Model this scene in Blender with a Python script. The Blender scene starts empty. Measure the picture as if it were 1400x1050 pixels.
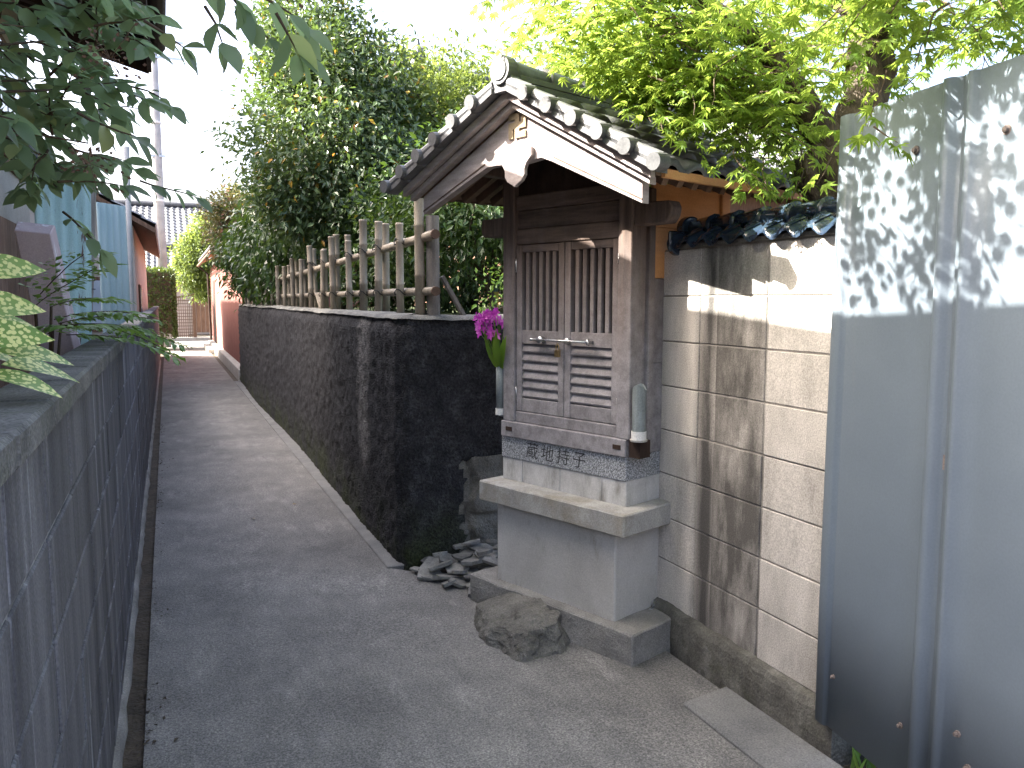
import bpy, bmesh, math, random
import numpy as np
from mathutils import Vector, Matrix, noise as mnoise

# ---------------------------------------------------------------- camera, sky, sun, exposure
scene = bpy.context.scene
COL = scene.collection
R = math.radians
cam_data = bpy.data.cameras.new('camera')
cam_data.lens = 28.29
cam_data.sensor_width = 36.0
cam_data.clip_start = 0.05
cam_data.clip_end = 2000
cam = bpy.data.objects.new('camera', cam_data)
COL.objects.link(cam)
cam.location = (0, 0, 1.53)
cam.rotation_euler = (R(84.0), 0, R(-23.1))
scene.camera = cam

SUN_AZ, SUN_EL = -69.0, 39.5            # azimuth from +Y (along the alley) towards +X
world = bpy.data.worlds.new('World')
scene.world = world
world.use_nodes = True
wn = world.node_tree
sky = wn.nodes.new('ShaderNodeTexSky')
sky.sky_type = 'NISHITA'
sky.sun_disc = False
sky.sun_elevation = R(SUN_EL)
sky.sun_rotation = R(SUN_AZ % 360)
sky.air_density = 0.7
sky.dust_density = 9.0
sky.ozone_density = 1.0
wbg = wn.nodes['Background']
wbg.inputs[1].default_value = 0.15
wn.links.new(sky.outputs[0], wbg.inputs[0])

sun_data = bpy.data.lights.new('sun', 'SUN')
sun_data.energy = 4.6
sun_data.angle = R(0.5)
sun_data.color = (1.0, 0.94, 0.84)
sun = bpy.data.objects.new('sun', sun_data)
COL.objects.link(sun)
SD = Vector((-math.sin(R(SUN_AZ)) * math.cos(R(SUN_EL)), -math.cos(R(SUN_AZ)) * math.cos(R(SUN_EL)), -math.sin(R(SUN_EL))))
sun.rotation_euler = SD.to_track_quat('-Z', 'Y').to_euler()
sun.location = (-12, 6, 14)

scene.view_settings.view_transform = 'Standard'
scene.view_settings.look = 'None'
scene.view_settings.exposure = 3.0
scene.view_settings.gamma = 1.0
scene.render.engine = 'CYCLES'
scene.cycles.max_bounces = 5
scene.cycles.diffuse_bounces = 4
scene.cycles.glossy_bounces = 2
scene.cycles.transmission_bounces = 2
scene.cycles.transparent_max_bounces = 4
scene.cycles.caustics_reflective = False
scene.cycles.caustics_refractive = False
scene.cycles.use_light_tree = False

# ---------------------------------------------------------------- materials
def ramp(nt, fac, stops):
    n = nt.nodes.new('ShaderNodeValToRGB')
    el = n.color_ramp.elements
    while len(el) < len(stops):
        el.new(0.5)
    for e, (p, c) in zip(el, stops):
        e.position = p
        e.color = (c[0], c[1], c[2], 1) if len(c) == 3 else c
    nt.links.new(fac, n.inputs[0])
    return n.outputs[0]

def mixc(nt, a, b, fac, mode='MIX'):
    n = nt.nodes.new('ShaderNodeMix')
    n.data_type = 'RGBA'
    n.blend_type = mode
    for s, v in ((n.inputs[6], a), (n.inputs[7], b)):
        if isinstance(v, tuple): s.default_value = (v[0], v[1], v[2], 1)
        else: nt.links.new(v, s)
    if isinstance(fac, (int, float)): n.inputs[0].default_value = fac
    else: nt.links.new(fac, n.inputs[0])
    return n.outputs[2]

def nz(nt, coord, scale, detail=5, rough=0.6, stretch=(1, 1, 1), dist=0.0):
    mp = nt.nodes.new('ShaderNodeMapping')
    mp.inputs['Scale'].default_value = stretch
    nt.links.new(coord, mp.inputs[0])
    n = nt.nodes.new('ShaderNodeTexNoise')
    n.inputs['Scale'].default_value = scale
    n.inputs['Detail'].default_value = detail
    n.inputs['Roughness'].default_value = rough
    n.inputs['Distortion'].default_value = dist
    nt.links.new(mp.outputs[0], n.inputs['Vector'])
    return n.outputs[0]

def mathn(nt, op, a, b=None, c=None, clamp=False):
    n = nt.nodes.new('ShaderNodeMath')
    n.operation = op
    n.use_clamp = clamp
    for s, v in zip(n.inputs, (a, b, c)):
        if v is None: continue
        if isinstance(v, (int, float)): s.default_value = v
        else: nt.links.new(v, s)
    return n.outputs[0]

G = {}
def mat(name, stops, scale=6, stretch=(1, 1, 1), rough=0.85, bump=0.25, bscale=70, bdist=0.004, bstretch=None, tint=0.08,
        speck=0.15, sscale=160, layers=(), spec=0.3, metal=0.0, island=0.0, coat=0.0, extra=None):
    """stops: colour ramp over a broad noise. layers: (stops of grey mask, colour, scale, stretch)."""
    m = bpy.data.materials.new(name)
    m.use_nodes = True
    nt = m.node_tree
    bs = nt.nodes['Principled BSDF']
    geo = nt.nodes.new('ShaderNodeNewGeometry')
    pos = geo.outputs['Position']
    c = ramp(nt, nz(nt, pos, scale, 4, 0.62, stretch), stops)
    for mask, colr, sc, st in layers:
        f = ramp(nt, nz(nt, pos, sc, 4, 0.65, st), mask)
        c = mixc(nt, c, colr, f)
    if extra:
        c = extra(nt, pos, c)
    if speck:
        f = nz(nt, pos, sscale, 1, 0.6)
        f = mathn(nt, 'MULTIPLY_ADD', f, 2 * speck * 2, 1 - 2 * speck)
        cb = nt.nodes.new('ShaderNodeCombineXYZ')
        for i in range(3): nt.links.new(f, cb.inputs[i])
        c = mixc(nt, c, cb.outputs[0], 1.0, 'MULTIPLY')
    if tint or island:
        hs = nt.nodes.new('ShaderNodeHueSaturation')
        nt.links.new(c, hs.inputs['Color'])
        oi = nt.nodes.new('ShaderNodeObjectInfo')
        v = mathn(nt, 'MULTIPLY_ADD', oi.outputs['Random'], 2 * tint, 1 - tint)
        if island:
            v = mathn(nt, 'MULTIPLY_ADD', geo.outputs['Random Per Island'], 2 * island, mathn(nt, 'SUBTRACT', v, island))
        nt.links.new(v, hs.inputs['Value'])
        c = hs.outputs[0]
    nt.links.new(c, bs.inputs['Base Color'])
    rr = mathn(nt, 'MULTIPLY_ADD', nz(nt, pos, scale * 3, 1), 0.3, rough - 0.15, clamp=True)
    nt.links.new(rr, bs.inputs['Roughness'])
    bs.inputs['Specular IOR Level'].default_value = spec
    bs.inputs['Metallic'].default_value = metal
    bs.inputs['Coat Weight'].default_value = coat
    if bump:
        b = nt.nodes.new('ShaderNodeBump')
        b.inputs['Strength'].default_value = bump
        b.inputs['Distance'].default_value = bdist
        nt.links.new(nz(nt, pos, bscale, 2, 0.65, bstretch or (1, 1, 1)), b.inputs['Height'])
        nt.links.new(b.outputs[0], bs.inputs['Normal'])
    G[name] = m
    return m

def leafmat(name, stops, trans=(0.2, 0.35, 0.03), tw=0.4, rough=0.45, spec=0.4, patt=None):
    m = bpy.data.materials.new(name)
    m.use_nodes = True
    nt = m.node_tree
    bs = nt.nodes['Principled BSDF']
    out = nt.nodes['Material Output']
    geo = nt.nodes.new('ShaderNodeNewGeometry')
    oi = nt.nodes.new('ShaderNodeObjectInfo')
    f = mathn(nt, 'FRACT', mathn(nt, 'ADD', geo.outputs['Random Per Island'], oi.outputs['Random']))
    c = ramp(nt, f, stops)
    if patt:
        c = patt(nt, geo.outputs['Position'], c)
    nt.links.new(c, bs.inputs['Base Color'])
    bs.inputs['Roughness'].default_value = rough
    bs.inputs['Specular IOR Level'].default_value = spec
    tr = nt.nodes.new('ShaderNodeBsdfTranslucent')
    nt.links.new(mixc(nt, c, trans, 0.65), tr.inputs[0])
    mx = nt.nodes.new('ShaderNodeMixShader')
    mx.inputs[0].default_value = tw
    nt.links.new(bs.outputs[0], mx.inputs[1])
    nt.links.new(tr.outputs[0], mx.inputs[2])
    nt.links.new(mx.outputs[0], out.inputs[0])
    G[name] = m
    return m

g = lambda v, t=(1, 1, 1): (v * t[0], v * t[1], v * t[2])
def zmask(nt, pos, lo, hi):            # 0 above hi, 1 below lo (world height)
    sx = nt.nodes.new('ShaderNodeSeparateXYZ'); nt.links.new(pos, sx.inputs[0])
    mr = nt.nodes.new('ShaderNodeMapRange'); mr.inputs[1].default_value = lo; mr.inputs[2].default_value = hi
    mr.inputs[3].default_value = 1; mr.inputs[4].default_value = 0
    nt.links.new(sx.outputs[2], mr.inputs[0]); return mr.outputs[0]

def grain(nt, pos, c):                  # sand and aggregate grain of the trowelled concrete
    f = ramp(nt, nz(nt, pos, 75, 3, 0.8), [(0.34, (0.62, 0.62, 0.62)), (0.5, (1, 1, 1)), (0.66, (1.45, 1.43, 1.38))])
    c = mixc(nt, c, f, 0.8, 'MULTIPLY')
    f = ramp(nt, nz(nt, pos, 5, 4, 0.75, (1.4, .8, 1)), [(0.35, (0.80, 0.80, 0.81)), (0.65, (1.16, 1.15, 1.13))])
    return mixc(nt, c, f, 0.8, 'MULTIPLY')
mat('path_concrete', [(0.25, g(0.13, (1, .97, .93))), (0.5, g(0.185, (1, .965, .915))), (0.75, g(0.245, (1, .96, .90)))], scale=1.3, rough=0.92, bump=0.9, bscale=70, bdist=0.008, tint=0, speck=0.3, sscale=150,
    layers=[([(0.55, (0, 0, 0)), (0.75, (.35, .35, .35))], g(0.38, (1, .97, .91)), 3.3, (2.2, .7, 1)), ([(0.55, (0, 0, 0)), (0.75, (.5, .5, .5))], g(0.11), 1.1, (1.5, .6, 1))], extra=grain)
mat('strip_concrete', [(0.3, g(0.13)), (0.7, g(0.22, (1, .98, .93)))], scale=4, bump=0.5, tint=0, speck=0.3)
mat('soil', [(0.3, (0.035, 0.028, 0.02)), (0.7, (0.09, 0.07, 0.05))], scale=9, bump=0.8, bscale=40, bdist=0.02, tint=0)
mat('garden_ground', [(0.3, (0.03, 0.04, 0.015)), (0.7, (0.08, 0.11, 0.04))], scale=5, bump=0.8, bscale=40, bdist=0.02, tint=0)
mat('asphalt', [(0.3, g(0.10)), (0.7, g(0.16))], scale=3, bump=0.4, tint=0)
streak = (5.5, 5.5, 0.35)
mat('grey_block', [(0.3, (0.06, 0.058, 0.063)), (0.55, (0.12, 0.117, 0.124)), (0.8, (0.20, 0.197, 0.207))], scale=1.5, stretch=streak, bump=0.6, bscale=130, bdist=0.004, tint=0.16, speck=0.25,
    layers=[([(0.58, (0, 0, 0)), (0.72, (.8, .8, .8))], (0.38, 0.385, 0.41), 2.6, (6, 6, .25)), ([(0.55, (0, 0, 0)), (0.75, (.8, .8, .8))], (0.03, 0.03, 0.033), 1.3, (3, 3, .5))])
mat('cap_block', [(0.3, (0.075, 0.074, 0.07)), (0.7, (0.19, 0.185, 0.175))], scale=5, bump=0.8, bscale=110, bdist=0.006, tint=0.12, speck=0.4, sscale=130,
    layers=[([(0.55, (0, 0, 0)), (0.75, (.7, .7, .7))], (0.06, 0.07, 0.035), 3.5, (1, 1, 1))])
mat('pale_mortar', [(0.3, g(0.22)), (0.7, g(0.36))], scale=9, stretch=(3, 3, .6), bump=0.6, tint=0.05,
    layers=[([(0.45, (0, 0, 0)), (0.6, (.9, .9, .9))], g(0.09), 3, (2, 2, .6))])
def beige_extra(nt, pos, c):            # the dark rain stain down the middle column of blocks
    sx = nt.nodes.new('ShaderNodeSeparateXYZ'); nt.links.new(pos, sx.inputs[0])
    d = mathn(nt, 'ABSOLUTE', mathn(nt, 'SUBTRACT', sx.outputs[1], 2.685))
    f = mathn(nt, 'SUBTRACT', 1.0, mathn(nt, 'DIVIDE', d, 0.11), clamp=True)
    w = nz(nt, pos, 2.2, 5, 0.6, (3, 3, 0.5))
    f = mathn(nt, 'MULTIPLY', mathn(nt, 'MULTIPLY', f, mathn(nt, 'MULTIPLY_ADD', w, 2.6, -0.55, clamp=True)), 1.3, clamp=True)
    c = mixc(nt, c, (0.07, 0.066, 0.062), f)
    m1 = mathn(nt, 'MULTIPLY', mathn(nt, 'LESS_THAN', sx.outputs[1], 2.64), mathn(nt, 'GREATER_THAN', sx.outputs[1], 2.34))
    m2 = mathn(nt, 'MULTIPLY', m1, mathn(nt, 'MULTIPLY_ADD', nz(nt, pos, 3.0, 5, .65, (2.2, 2.2, .7)), 2.2, -0.55, clamp=True))
    return mixc(nt, c, (0.09, 0.084, 0.077), mathn(nt, 'MULTIPLY', m2, 1.25, clamp=True))
mat('beige_block', [(0.25, (0.32, 0.298, 0.27)), (0.5, (0.49, 0.458, 0.418)), (0.8, (0.62, 0.582, 0.535))], scale=2.4, stretch=(2.5, 2.5, .8), bump=0.45, bscale=150, bdist=0.003, tint=0.10, speck=0.3, sscale=200, extra=beige_extra,
    layers=[([(0.55, (0, 0, 0)), (0.75, (.5, .5, .5))], (0.2, 0.186, 0.168), 4, (1.6, 1.6, .8))])
mat('beige_mortar', [(0.3, (0.14, 0.13, 0.118)), (0.7, (0.30, 0.28, 0.255))], scale=14, bump=0.6, tint=0)
mat('dark_foundation', [(0.3, (0.06, 0.057, 0.05)), (0.55, (0.12, 0.115, 0.10)), (0.8, (0.24, 0.23, 0.205))], scale=5, stretch=(1.5, 1.5, .8), bump=0.8, bscale=45, bdist=0.01, tint=0, speck=0.3,
    layers=[([(0.55, (0, 0, 0)), (0.75, (.7, .7, .7))], (0.05, 0.06, 0.025), 4, (1, 1, 1))])
def moss(nt, pos, c):
    f = mathn(nt, 'MULTIPLY', zmask(nt, pos, 0.0, 0.42), mathn(nt, 'MULTIPLY_ADD', nz(nt, pos, 3.2, 5, .6), 3.2, -1.2, clamp=True))
    c = mixc(nt, c, (0.045, 0.058, 0.016), f)
    sx = nt.nodes.new('ShaderNodeSeparateXYZ'); nt.links.new(pos, sx.inputs[0])
    d = mathn(nt, 'ABSOLUTE', mathn(nt, 'SUBTRACT', mathn(nt, 'ADD', sx.outputs[1], mathn(nt, 'MULTIPLY', nz(nt, pos, 2.5, 4, .6), .25)), 5.36))
    b = mathn(nt, 'SUBTRACT', 1.0, mathn(nt, 'DIVIDE', d, 0.20), clamp=True)
    b = mathn(nt, 'MULTIPLY', mathn(nt, 'MULTIPLY', b, 1.6, clamp=True), mathn(nt, 'SUBTRACT', 1.0, zmask(nt, pos, .35, .55)))
    return mixc(nt, c, (0.22, 0.21, 0.20), mathn(nt, 'MULTIPLY', b, mathn(nt, 'MULTIPLY_ADD', nz(nt, pos, 22, 4, .7), 2.4, -.6, clamp=True)))
mat('black_stucco', [(0.3, (0.017, 0.017, 0.0185)), (0.55, (0.034, 0.0335, 0.0365)), (0.8, (0.072, 0.071, 0.075))], scale=11, stretch=(1.2, 1.2, 1), rough=0.9, bump=1.0, bscale=95, bdist=0.018, tint=0, speck=0.6, sscale=70, extra=moss, spec=0.25)
mat('grey_render', [(0.25, (0.08, 0.077, 0.068)), (0.7, (0.20, 0.19, 0.165))], scale=5, bump=0.8, bscale=50, bdist=0.012, tint=0, speck=0.35)
mat('stucco_rim', [(0.3, (0.10, 0.10, 0.095)), (0.7, (0.24, 0.235, 0.21))], scale=6, bump=0.8, bscale=60, bdist=0.008, tint=0, speck=0.4)
mat('plinth_concrete', [(0.25, (0.40, 0.382, 0.352)), (0.55, (0.50, 0.482, 0.45)), (0.85, (0.60, 0.582, 0.55))], scale=3, stretch=(1, 1, .6), bump=0.3, bscale=80, bdist=0.003, tint=0, speck=0.12,
    layers=[([(0.55, (0, 0, 0)), (0.7, (.75, .75, .75))], (0.27, 0.24, 0.19), 3.2, (2.2, 2.2, .8)), ([(0.64, (0, 0, 0)), (0.80, (.4, .4, .4))], (0.2, 0.18, 0.15), 5, (2, 2, .7))])
mat('slab_concrete', [(0.25, (0.27, 0.262, 0.245)), (0.7, (0.46, 0.448, 0.42))], scale=4, stretch=(2, 2, .8), bump=0.4, bscale=80, bdist=0.004, tint=0, speck=0.2,
    layers=[([(0.5, (0, 0, 0)), (0.7, (.8, .8, .8))], (0.25, 0.22, 0.165), 4, (1, 1, 1))])
mat('base_concrete', [(0.25, (0.13, 0.124, 0.115)), (0.7, (0.30, 0.288, 0.265))], scale=4, bump=0.7, bscale=60, bdist=0.008, tint=0, speck=0.3)
mat('whitish_tile', [(0.3, (0.40, 0.39, 0.375)), (0.7, (0.62, 0.61, 0.59))], scale=6, stretch=(1.5, 1.5, .8), bump=0.2, tint=0.04, speck=0.12,
    layers=[([(0.55, (0, 0, 0)), (0.7, (.8, .8, .8))], (0.22, 0.205, 0.18), 5, (2, 2, .6))])
mat('granite', [(0.36, g(0.06)), (0.46, g(0.22, (.96, 1, 1.06))), (0.54, g(0.34, (.96, 1, 1.06))), (0.62, g(0.58, (.97, 1, 1.03)))], scale=170, rough=0.6, bump=0.1, tint=0, speck=0.2, sscale=300)
mat('carving', [(0.3, g(0.025)), (0.7, g(0.06))], scale=60, tint=0)
def weather(nt, pos, c):                # rain-bleached low down, sheltered brown timber higher up
    f = mathn(nt, 'SUBTRACT', zmask(nt, pos, 1.15, 1.82), mathn(nt, 'MULTIPLY_ADD', nz(nt, pos, 3, 4, .6, (4, 4, .8)), .5, -.25), clamp=True)
    gcol = ramp(nt, nz(nt, pos, 5, 6, .65, (4, 4, 4)), [(0.3, (0.18, 0.170, 0.178)), (0.7, (0.34, 0.325, 0.338))])
    return mixc(nt, c, gcol, mathn(nt, 'MULTIPLY', f, .93))
WV, WH = (9, 9, .7), (.9, .9, 9)
for nm, st in (('wood_v', WV), ('wood_h', WH)):
    mat(nm, [(0.25, (0.05, 0.034, 0.027)), (0.5, (0.092, 0.064, 0.051)), (0.8, (0.155, 0.11, 0.088))], scale=4.5, stretch=st, rough=0.8, bump=0.35, bscale=18, bdist=0.002, bstretch=st, tint=0.08, speck=0.1, extra=weather)
mat('wood_gable', [(0.25, (0.22, 0.19, 0.185)), (0.5, (0.32, 0.28, 0.275)), (0.8, (0.44, 0.395, 0.385))], scale=4.5, stretch=(1.5, 1.5, 7), rough=0.8, bump=0.35, bscale=18, bdist=0.002, bstretch=(1.5, 1.5, 7), tint=0.08, speck=0.1)
mat('wood_rafter', [(0.25, (0.09, 0.055, 0.038)), (0.6, (0.16, 0.105, 0.075)), (0.85, (0.25, 0.165, 0.115))], scale=5, stretch=(3, 3, 3), rough=0.8, bump=0.3, bscale=30, bdist=0.002, tint=0.12, speck=0.1)
mat('wood_orange', [(0.25, (0.42, 0.20, 0.075)), (0.6, (0.55, 0.28, 0.115)), (0.85, (0.62, 0.34, 0.15))], scale=3, stretch=(1, 1, 5), rough=0.75, bump=0.2, bscale=25, bdist=0.002, tint=0.06, speck=0.1)  # orange raised in colour to carry the bounced sunlight on the shrine's side
mat('wood_dark', [(0.3, (0.02, 0.012, 0.009)), (0.7, (0.05, 0.03, 0.022))], scale=5, stretch=(4, 4, 1), bump=0.3, tint=0.1)
mat('wood_brown', [(0.3, (0.10, 0.055, 0.035)), (0.7, (0.22, 0.13, 0.085))], scale=5, stretch=(6, 6, 1), bump=0.3, tint=0.15)
mat('wood_grey', [(0.3, (0.14, 0.125, 0.11)), (0.7, (0.30, 0.275, 0.245))], scale=5, stretch=(7, 7, .8), bump=0.5, bscale=20, bstretch=(7, 7, .8), tint=0.12)
mat('gold_wood', [(0.3, (0.22, 0.17, 0.11)), (0.7, (0.30, 0.24, 0.16))], scale=20, bump=0.1, tint=0)
mat('roof_tile', [(0.25, (0.055, 0.057, 0.062)), (0.55, (0.10, 0.103, 0.11)), (0.85, (0.18, 0.183, 0.187))], scale=9, rough=0.5, bump=0.25, bscale=60, bdist=0.003, tint=0.2, speck=0.2, spec=0.5, island=0.1)
mat('glazed_tile', [(0.25, (0.012, 0.018, 0.035)), (0.55, (0.02, 0.035, 0.06)), (0.85, (0.05, 0.085, 0.11))], scale=12, rough=0.22, bump=0.15, bscale=40, bdist=0.003, tint=0.3, speck=0.1, spec=0.6, coat=0.5)
mat('steel', [(0.3, g(0.5)), (0.7, g(0.68))], scale=20, rough=0.32, bump=0.05, tint=0, metal=1.0)
mat('brass', [(0.3, (0.35, 0.25, 0.12)), (0.7, (0.5, 0.38, 0.2))], scale=20, rough=0.4, bump=0.05, tint=0, metal=1.0)
mat('rust', [(0.3, (0.10, 0.085, 0.08)), (0.7, (0.26, 0.21, 0.19))], scale=90, rough=0.8, bump=0.4, tint=0.1)
mat('panel_paint', [(0.3, (0.115, 0.142, 0.172)), (0.7, (0.14, 0.17, 0.20))], scale=2, rough=0.46, bump=0.06, bscale=5, bdist=0.004, tint=0, speck=0.05, spec=0.3,
    layers=[([(0.62, (0, 0, 0)), (0.8, (.35, .35, .35))], (0.17, 0.18, 0.19), 3, (4, 4, .5))])
mat('vase_grey', [(0.3, (0.13, 0.15, 0.155)), (0.7, (0.22, 0.25, 0.255))], scale=8, stretch=(4, 4, 1), rough=0.55, bump=0.1, tint=0.1)
mat('white_plastic', [(0.3, g(0.6)), (0.7, g(0.75, (1, .98, .93)))], scale=12, rough=0.5, bump=0.05, tint=0.03)
mat('rock', [(0.25, (0.075, 0.071, 0.062)), (0.5, (0.145, 0.138, 0.122)), (0.8, (0.25, 0.237, 0.21))], scale=7, bump=0.9, bscale=45, bdist=0.012, tint=0.05, speck=0.35,
    layers=[([(0.55, (0, 0, 0)), (0.7, (.7, .7, .7))], (0.05, 0.055, 0.03), 6, (1, 1, 1))])
mat('shard', [(0.3, (0.11, 0.11, 0.105)), (0.7, (0.30, 0.29, 0.265))], scale=12, bump=0.5, bscale=60, bdist=0.004, tint=0.25, speck=0.2)
mat('bark', [(0.25, (0.03, 0.023, 0.018)), (0.55, (0.075, 0.058, 0.044)), (0.85, (0.15, 0.12, 0.092))], scale=12, stretch=(2.5, 2.5, .6), bump=1.0, bscale=26, bdist=0.02, bstretch=(2, 2, .7), tint=0.05, speck=0.2)
mat('twig', [(0.3, (0.05, 0.035, 0.025)), (0.7, (0.11, 0.08, 0.05))], scale=30, bump=0.2, tint=0.1)
mat('bamboo', [(0.25, (0.16, 0.13, 0.095)), (0.55, (0.28, 0.24, 0.185)), (0.85, (0.42, 0.38, 0.30))], scale=4, stretch=(5, 5, 1.3), rough=0.55, bump=0.15, bscale=30, bstretch=(6, 6, .6), tint=0.22, speck=0.12, spec=0.4)
mat('black_twine', [(0.3, g(0.015)), (0.7, g(0.04))], scale=60, bump=0.5, tint=0)
mat('red_wall', [(0.3, (0.17, 0.072, 0.06)), (0.7, (0.225, 0.10, 0.085))], scale=3, stretch=(2, 2, .8), bump=0.3, tint=0.04, speck=0.1)
mat('turquoise', [(0.3, (0.29, 0.43, 0.40)), (0.7, (0.39, 0.52, 0.48))], scale=3, stretch=(3, 3, .5), rough=0.6, bump=0.1, tint=0.04, speck=0.1,
    layers=[([(0.63, (0, 0, 0)), (0.66, (1, 1, 1))], (0.12, 0.07, 0.05), 3.4, (3.5, 3.5, .7)), ([(0.62, (0, 0, 0)), (0.8, (.7, .7, .7))], (0.5, 0.6, 0.6), 2, (5, 5, .4))])
mat('blue_sheet', [(0.3, (0.27, 0.37, 0.38)), (0.7, (0.35, 0.44, 0.44))], scale=3, stretch=(3, 3, .5), rough=0.6, bump=0.1, tint=0.04, speck=0.1)
mat('pink_board', [(0.3, (0.42, 0.325, 0.325)), (0.7, (0.50, 0.40, 0.395))], scale=3, stretch=(3, 3, .5), rough=0.7, bump=0.1, tint=0, speck=0.1,
    layers=[([(0.57, (0, 0, 0)), (0.64, (1, 1, 1))], (0.7, 0.7, 0.72), 2.2, (8, 8, .25))])
mat('house_wall', [(0.3, (0.34, 0.31, 0.27)), (0.7, (0.46, 0.42, 0.37))], scale=2, bump=0.2, tint=0.05)
mat('peach_wall', [(0.3, (0.44, 0.375, 0.32)), (0.7, (0.54, 0.47, 0.41))], scale=2, bump=0.2, tint=0.05)
mat('glass', [(0.3, (0.30, 0.36, 0.42)), (0.7, (0.42, 0.48, 0.54))], scale=1.5, rough=0.18, bump=0, tint=0.05, speck=0, spec=0.7)
mat('pole_concrete', [(0.3, g(0.30)), (0.7, g(0.42))], scale=4, bump=0.2, tint=0)
mat('wire', [(0.3, g(0.03)), (0.7, g(0.05))], scale=10, bump=0, tint=0)
mat('lantern_yellow', [(0.3, (0.42, 0.30, 0.05)), (0.7, (0.6, 0.45, 0.10))], scale=10, bump=0.1, tint=0)
mat('lantern_green', [(0.3, (0.07, 0.12, 0.10)), (0.7, (0.14, 0.2, 0.17))], scale=10, bump=0.1, tint=0)
mat('red_cloth', [(0.3, (0.28, 0.02, 0.015)), (0.7, (0.42, 0.04, 0.03))], scale=10, bump=0.2, tint=0)
mat('statue_stone', [(0.3, g(0.16)), (0.7, g(0.28))], scale=14, bump=0.4, tint=0)

leafmat('maple_leaf', [(0.0, (0.085, 0.165, 0.025)), (0.5, (0.13, 0.235, 0.035)), (1.0, (0.20, 0.30, 0.05))], trans=(0.44, 0.55, 0.09), tw=0.55, spec=0.3)
leafmat('evergreen_leaf', [(0.0, (0.04, 0.07, 0.034)), (0.5, (0.07, 0.115, 0.053)), (0.9, (0.11, 0.16, 0.07)), (0.965, (0.10, 0.15, 0.04)), (0.985, (0.42, 0.26, 0.03)), (1.0, (0.5, 0.22, 0.03))], trans=(0.16, 0.25, 0.03), tw=0.25, rough=0.35, spec=0.5)
leafmat('sunny_leaf', [(0.0, (0.05, 0.09, 0.022)), (0.6, (0.085, 0.135, 0.032)), (1.0, (0.14, 0.19, 0.045))], trans=(0.26, 0.33, 0.06), tw=0.42, rough=0.5)
leafmat('dark_leaf', [(0.0, (0.02, 0.045, 0.014)), (0.7, (0.04, 0.085, 0.022)), (1.0, (0.075, 0.13, 0.03))], trans=(0.12, 0.2, 0.02), tw=0.25, rough=0.4, spec=0.5)
leafmat('red_tip_leaf', [(0.0, (0.035, 0.06, 0.025)), (0.6, (0.06, 0.10, 0.035)), (0.85, (0.12, 0.09, 0.06)), (1.0, (0.20, 0.08, 0.06))], trans=(0.22, 0.2, 0.06), tw=0.3, rough=0.35)
leafmat('hedge_leaf', [(0.0, (0.025, 0.05, 0.012)), (1.0, (0.06, 0.10, 0.022))], trans=(0.14, 0.2, 0.02), tw=0.25)
leafmat('shrub_leaf', [(0.0, (0.13, 0.20, 0.105)), (0.5, (0.18, 0.265, 0.14)), (0.92, (0.23, 0.32, 0.16)), (1.0, (0.36, 0.38, 0.14))], trans=(0.42, 0.56, 0.28), tw=0.55, rough=0.38, spec=0.5)  # leaf colour lightened to carry the lens haze in this corner
leafmat('nandina_leaf', [(0.0, (0.10, 0.20, 0.04)), (1.0, (0.20, 0.33, 0.07))], trans=(0.3, 0.45, 0.06), tw=0.4)
leafmat('blade_leaf', [(0.0, (0.09, 0.19, 0.025)), (1.0, (0.17, 0.30, 0.04))], trans=(0.35, 0.5, 0.06), tw=0.4)
def spots(nt, pos, c):
    v = nt.nodes.new('ShaderNodeTexVoronoi'); v.inputs['Scale'].default_value = 110
    nt.links.new(pos, v.inputs['Vector'])
    f = mathn(nt, 'LESS_THAN', mathn(nt, 'ADD', v.outputs['Distance'], mathn(nt, 'MULTIPLY', nz(nt, pos, 60, 3), .5)), 0.74)
    return mixc(nt, c, (0.72, 0.70, 0.25), mathn(nt, 'MULTIPLY', f, 1.0))
leafmat('aucuba_leaf', [(0.0, (0.15, 0.26, 0.05)), (1.0, (0.22, 0.33, 0.07))], trans=(0.4, 0.45, 0.08), tw=0.25, rough=0.4, patt=spots)
leafmat('flower_petal', [(0.0, (0.42, 0.035, 0.40)), (0.6, (0.55, 0.07, 0.50)), (1.0, (0.72, 0.25, 0.65))], trans=(0.7, 0.1, 0.6), tw=0.35, rough=0.6)

# ---------------------------------------------------------------- geometry helpers
ORG = {}
def _link(o, parent, origin):
    COL.objects.link(o)
    ORG[o] = Vector(origin)
    if parent is not None:
        o.parent = parent
        o.location = ORG[o] - ORG[parent]
    else:
        o.location = ORG[o]
    return o

def tag(o, label=None, cat=None, group=None, kind=None):
    if label: o['label'] = label
    if cat: o['category'] = cat
    if group: o['group'] = group
    if kind: o['kind'] = kind
    return o

def thing(name, loc, label, cat, group=None):
    return tag(_link(bpy.data.objects.new(name, None), None, loc), label, cat, group)

def raw(name, V, F, m, smooth=False):
    me = bpy.data.meshes.new(name)
    me.from_pydata([tuple(v) for v in V], [], [tuple(f) for f in F])
    me.materials.append(G[m])
    if smooth:
        me.polygons.foreach_set('use_smooth', [True] * len(me.polygons))
    me.update()
    return me

def part(name, VF, m, parent=None, smooth=False, kind=None, bev=0.0):
    V, F = VF
    V = np.asarray(V, float)
    lo, hi = V.min(0), V.max(0)
    org = Vector(((lo[0] + hi[0]) / 2, (lo[1] + hi[1]) / 2, lo[2]))
    me = raw(name, V - np.array(org), F, m, smooth)
    bm = bmesh.new(); bm.from_mesh(me)
    if bev:
        bmesh.ops.bevel(bm, geom=bm.edges[:], offset=bev, segments=1, affect='EDGES', clamp_overlap=True)
    bmesh.ops.recalc_face_normals(bm, faces=bm.faces[:])
    bm.to_mesh(me); bm.free()
    o = _link(bpy.data.objects.new(name, me), parent, org)
    if kind: o['kind'] = kind
    return o

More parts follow.
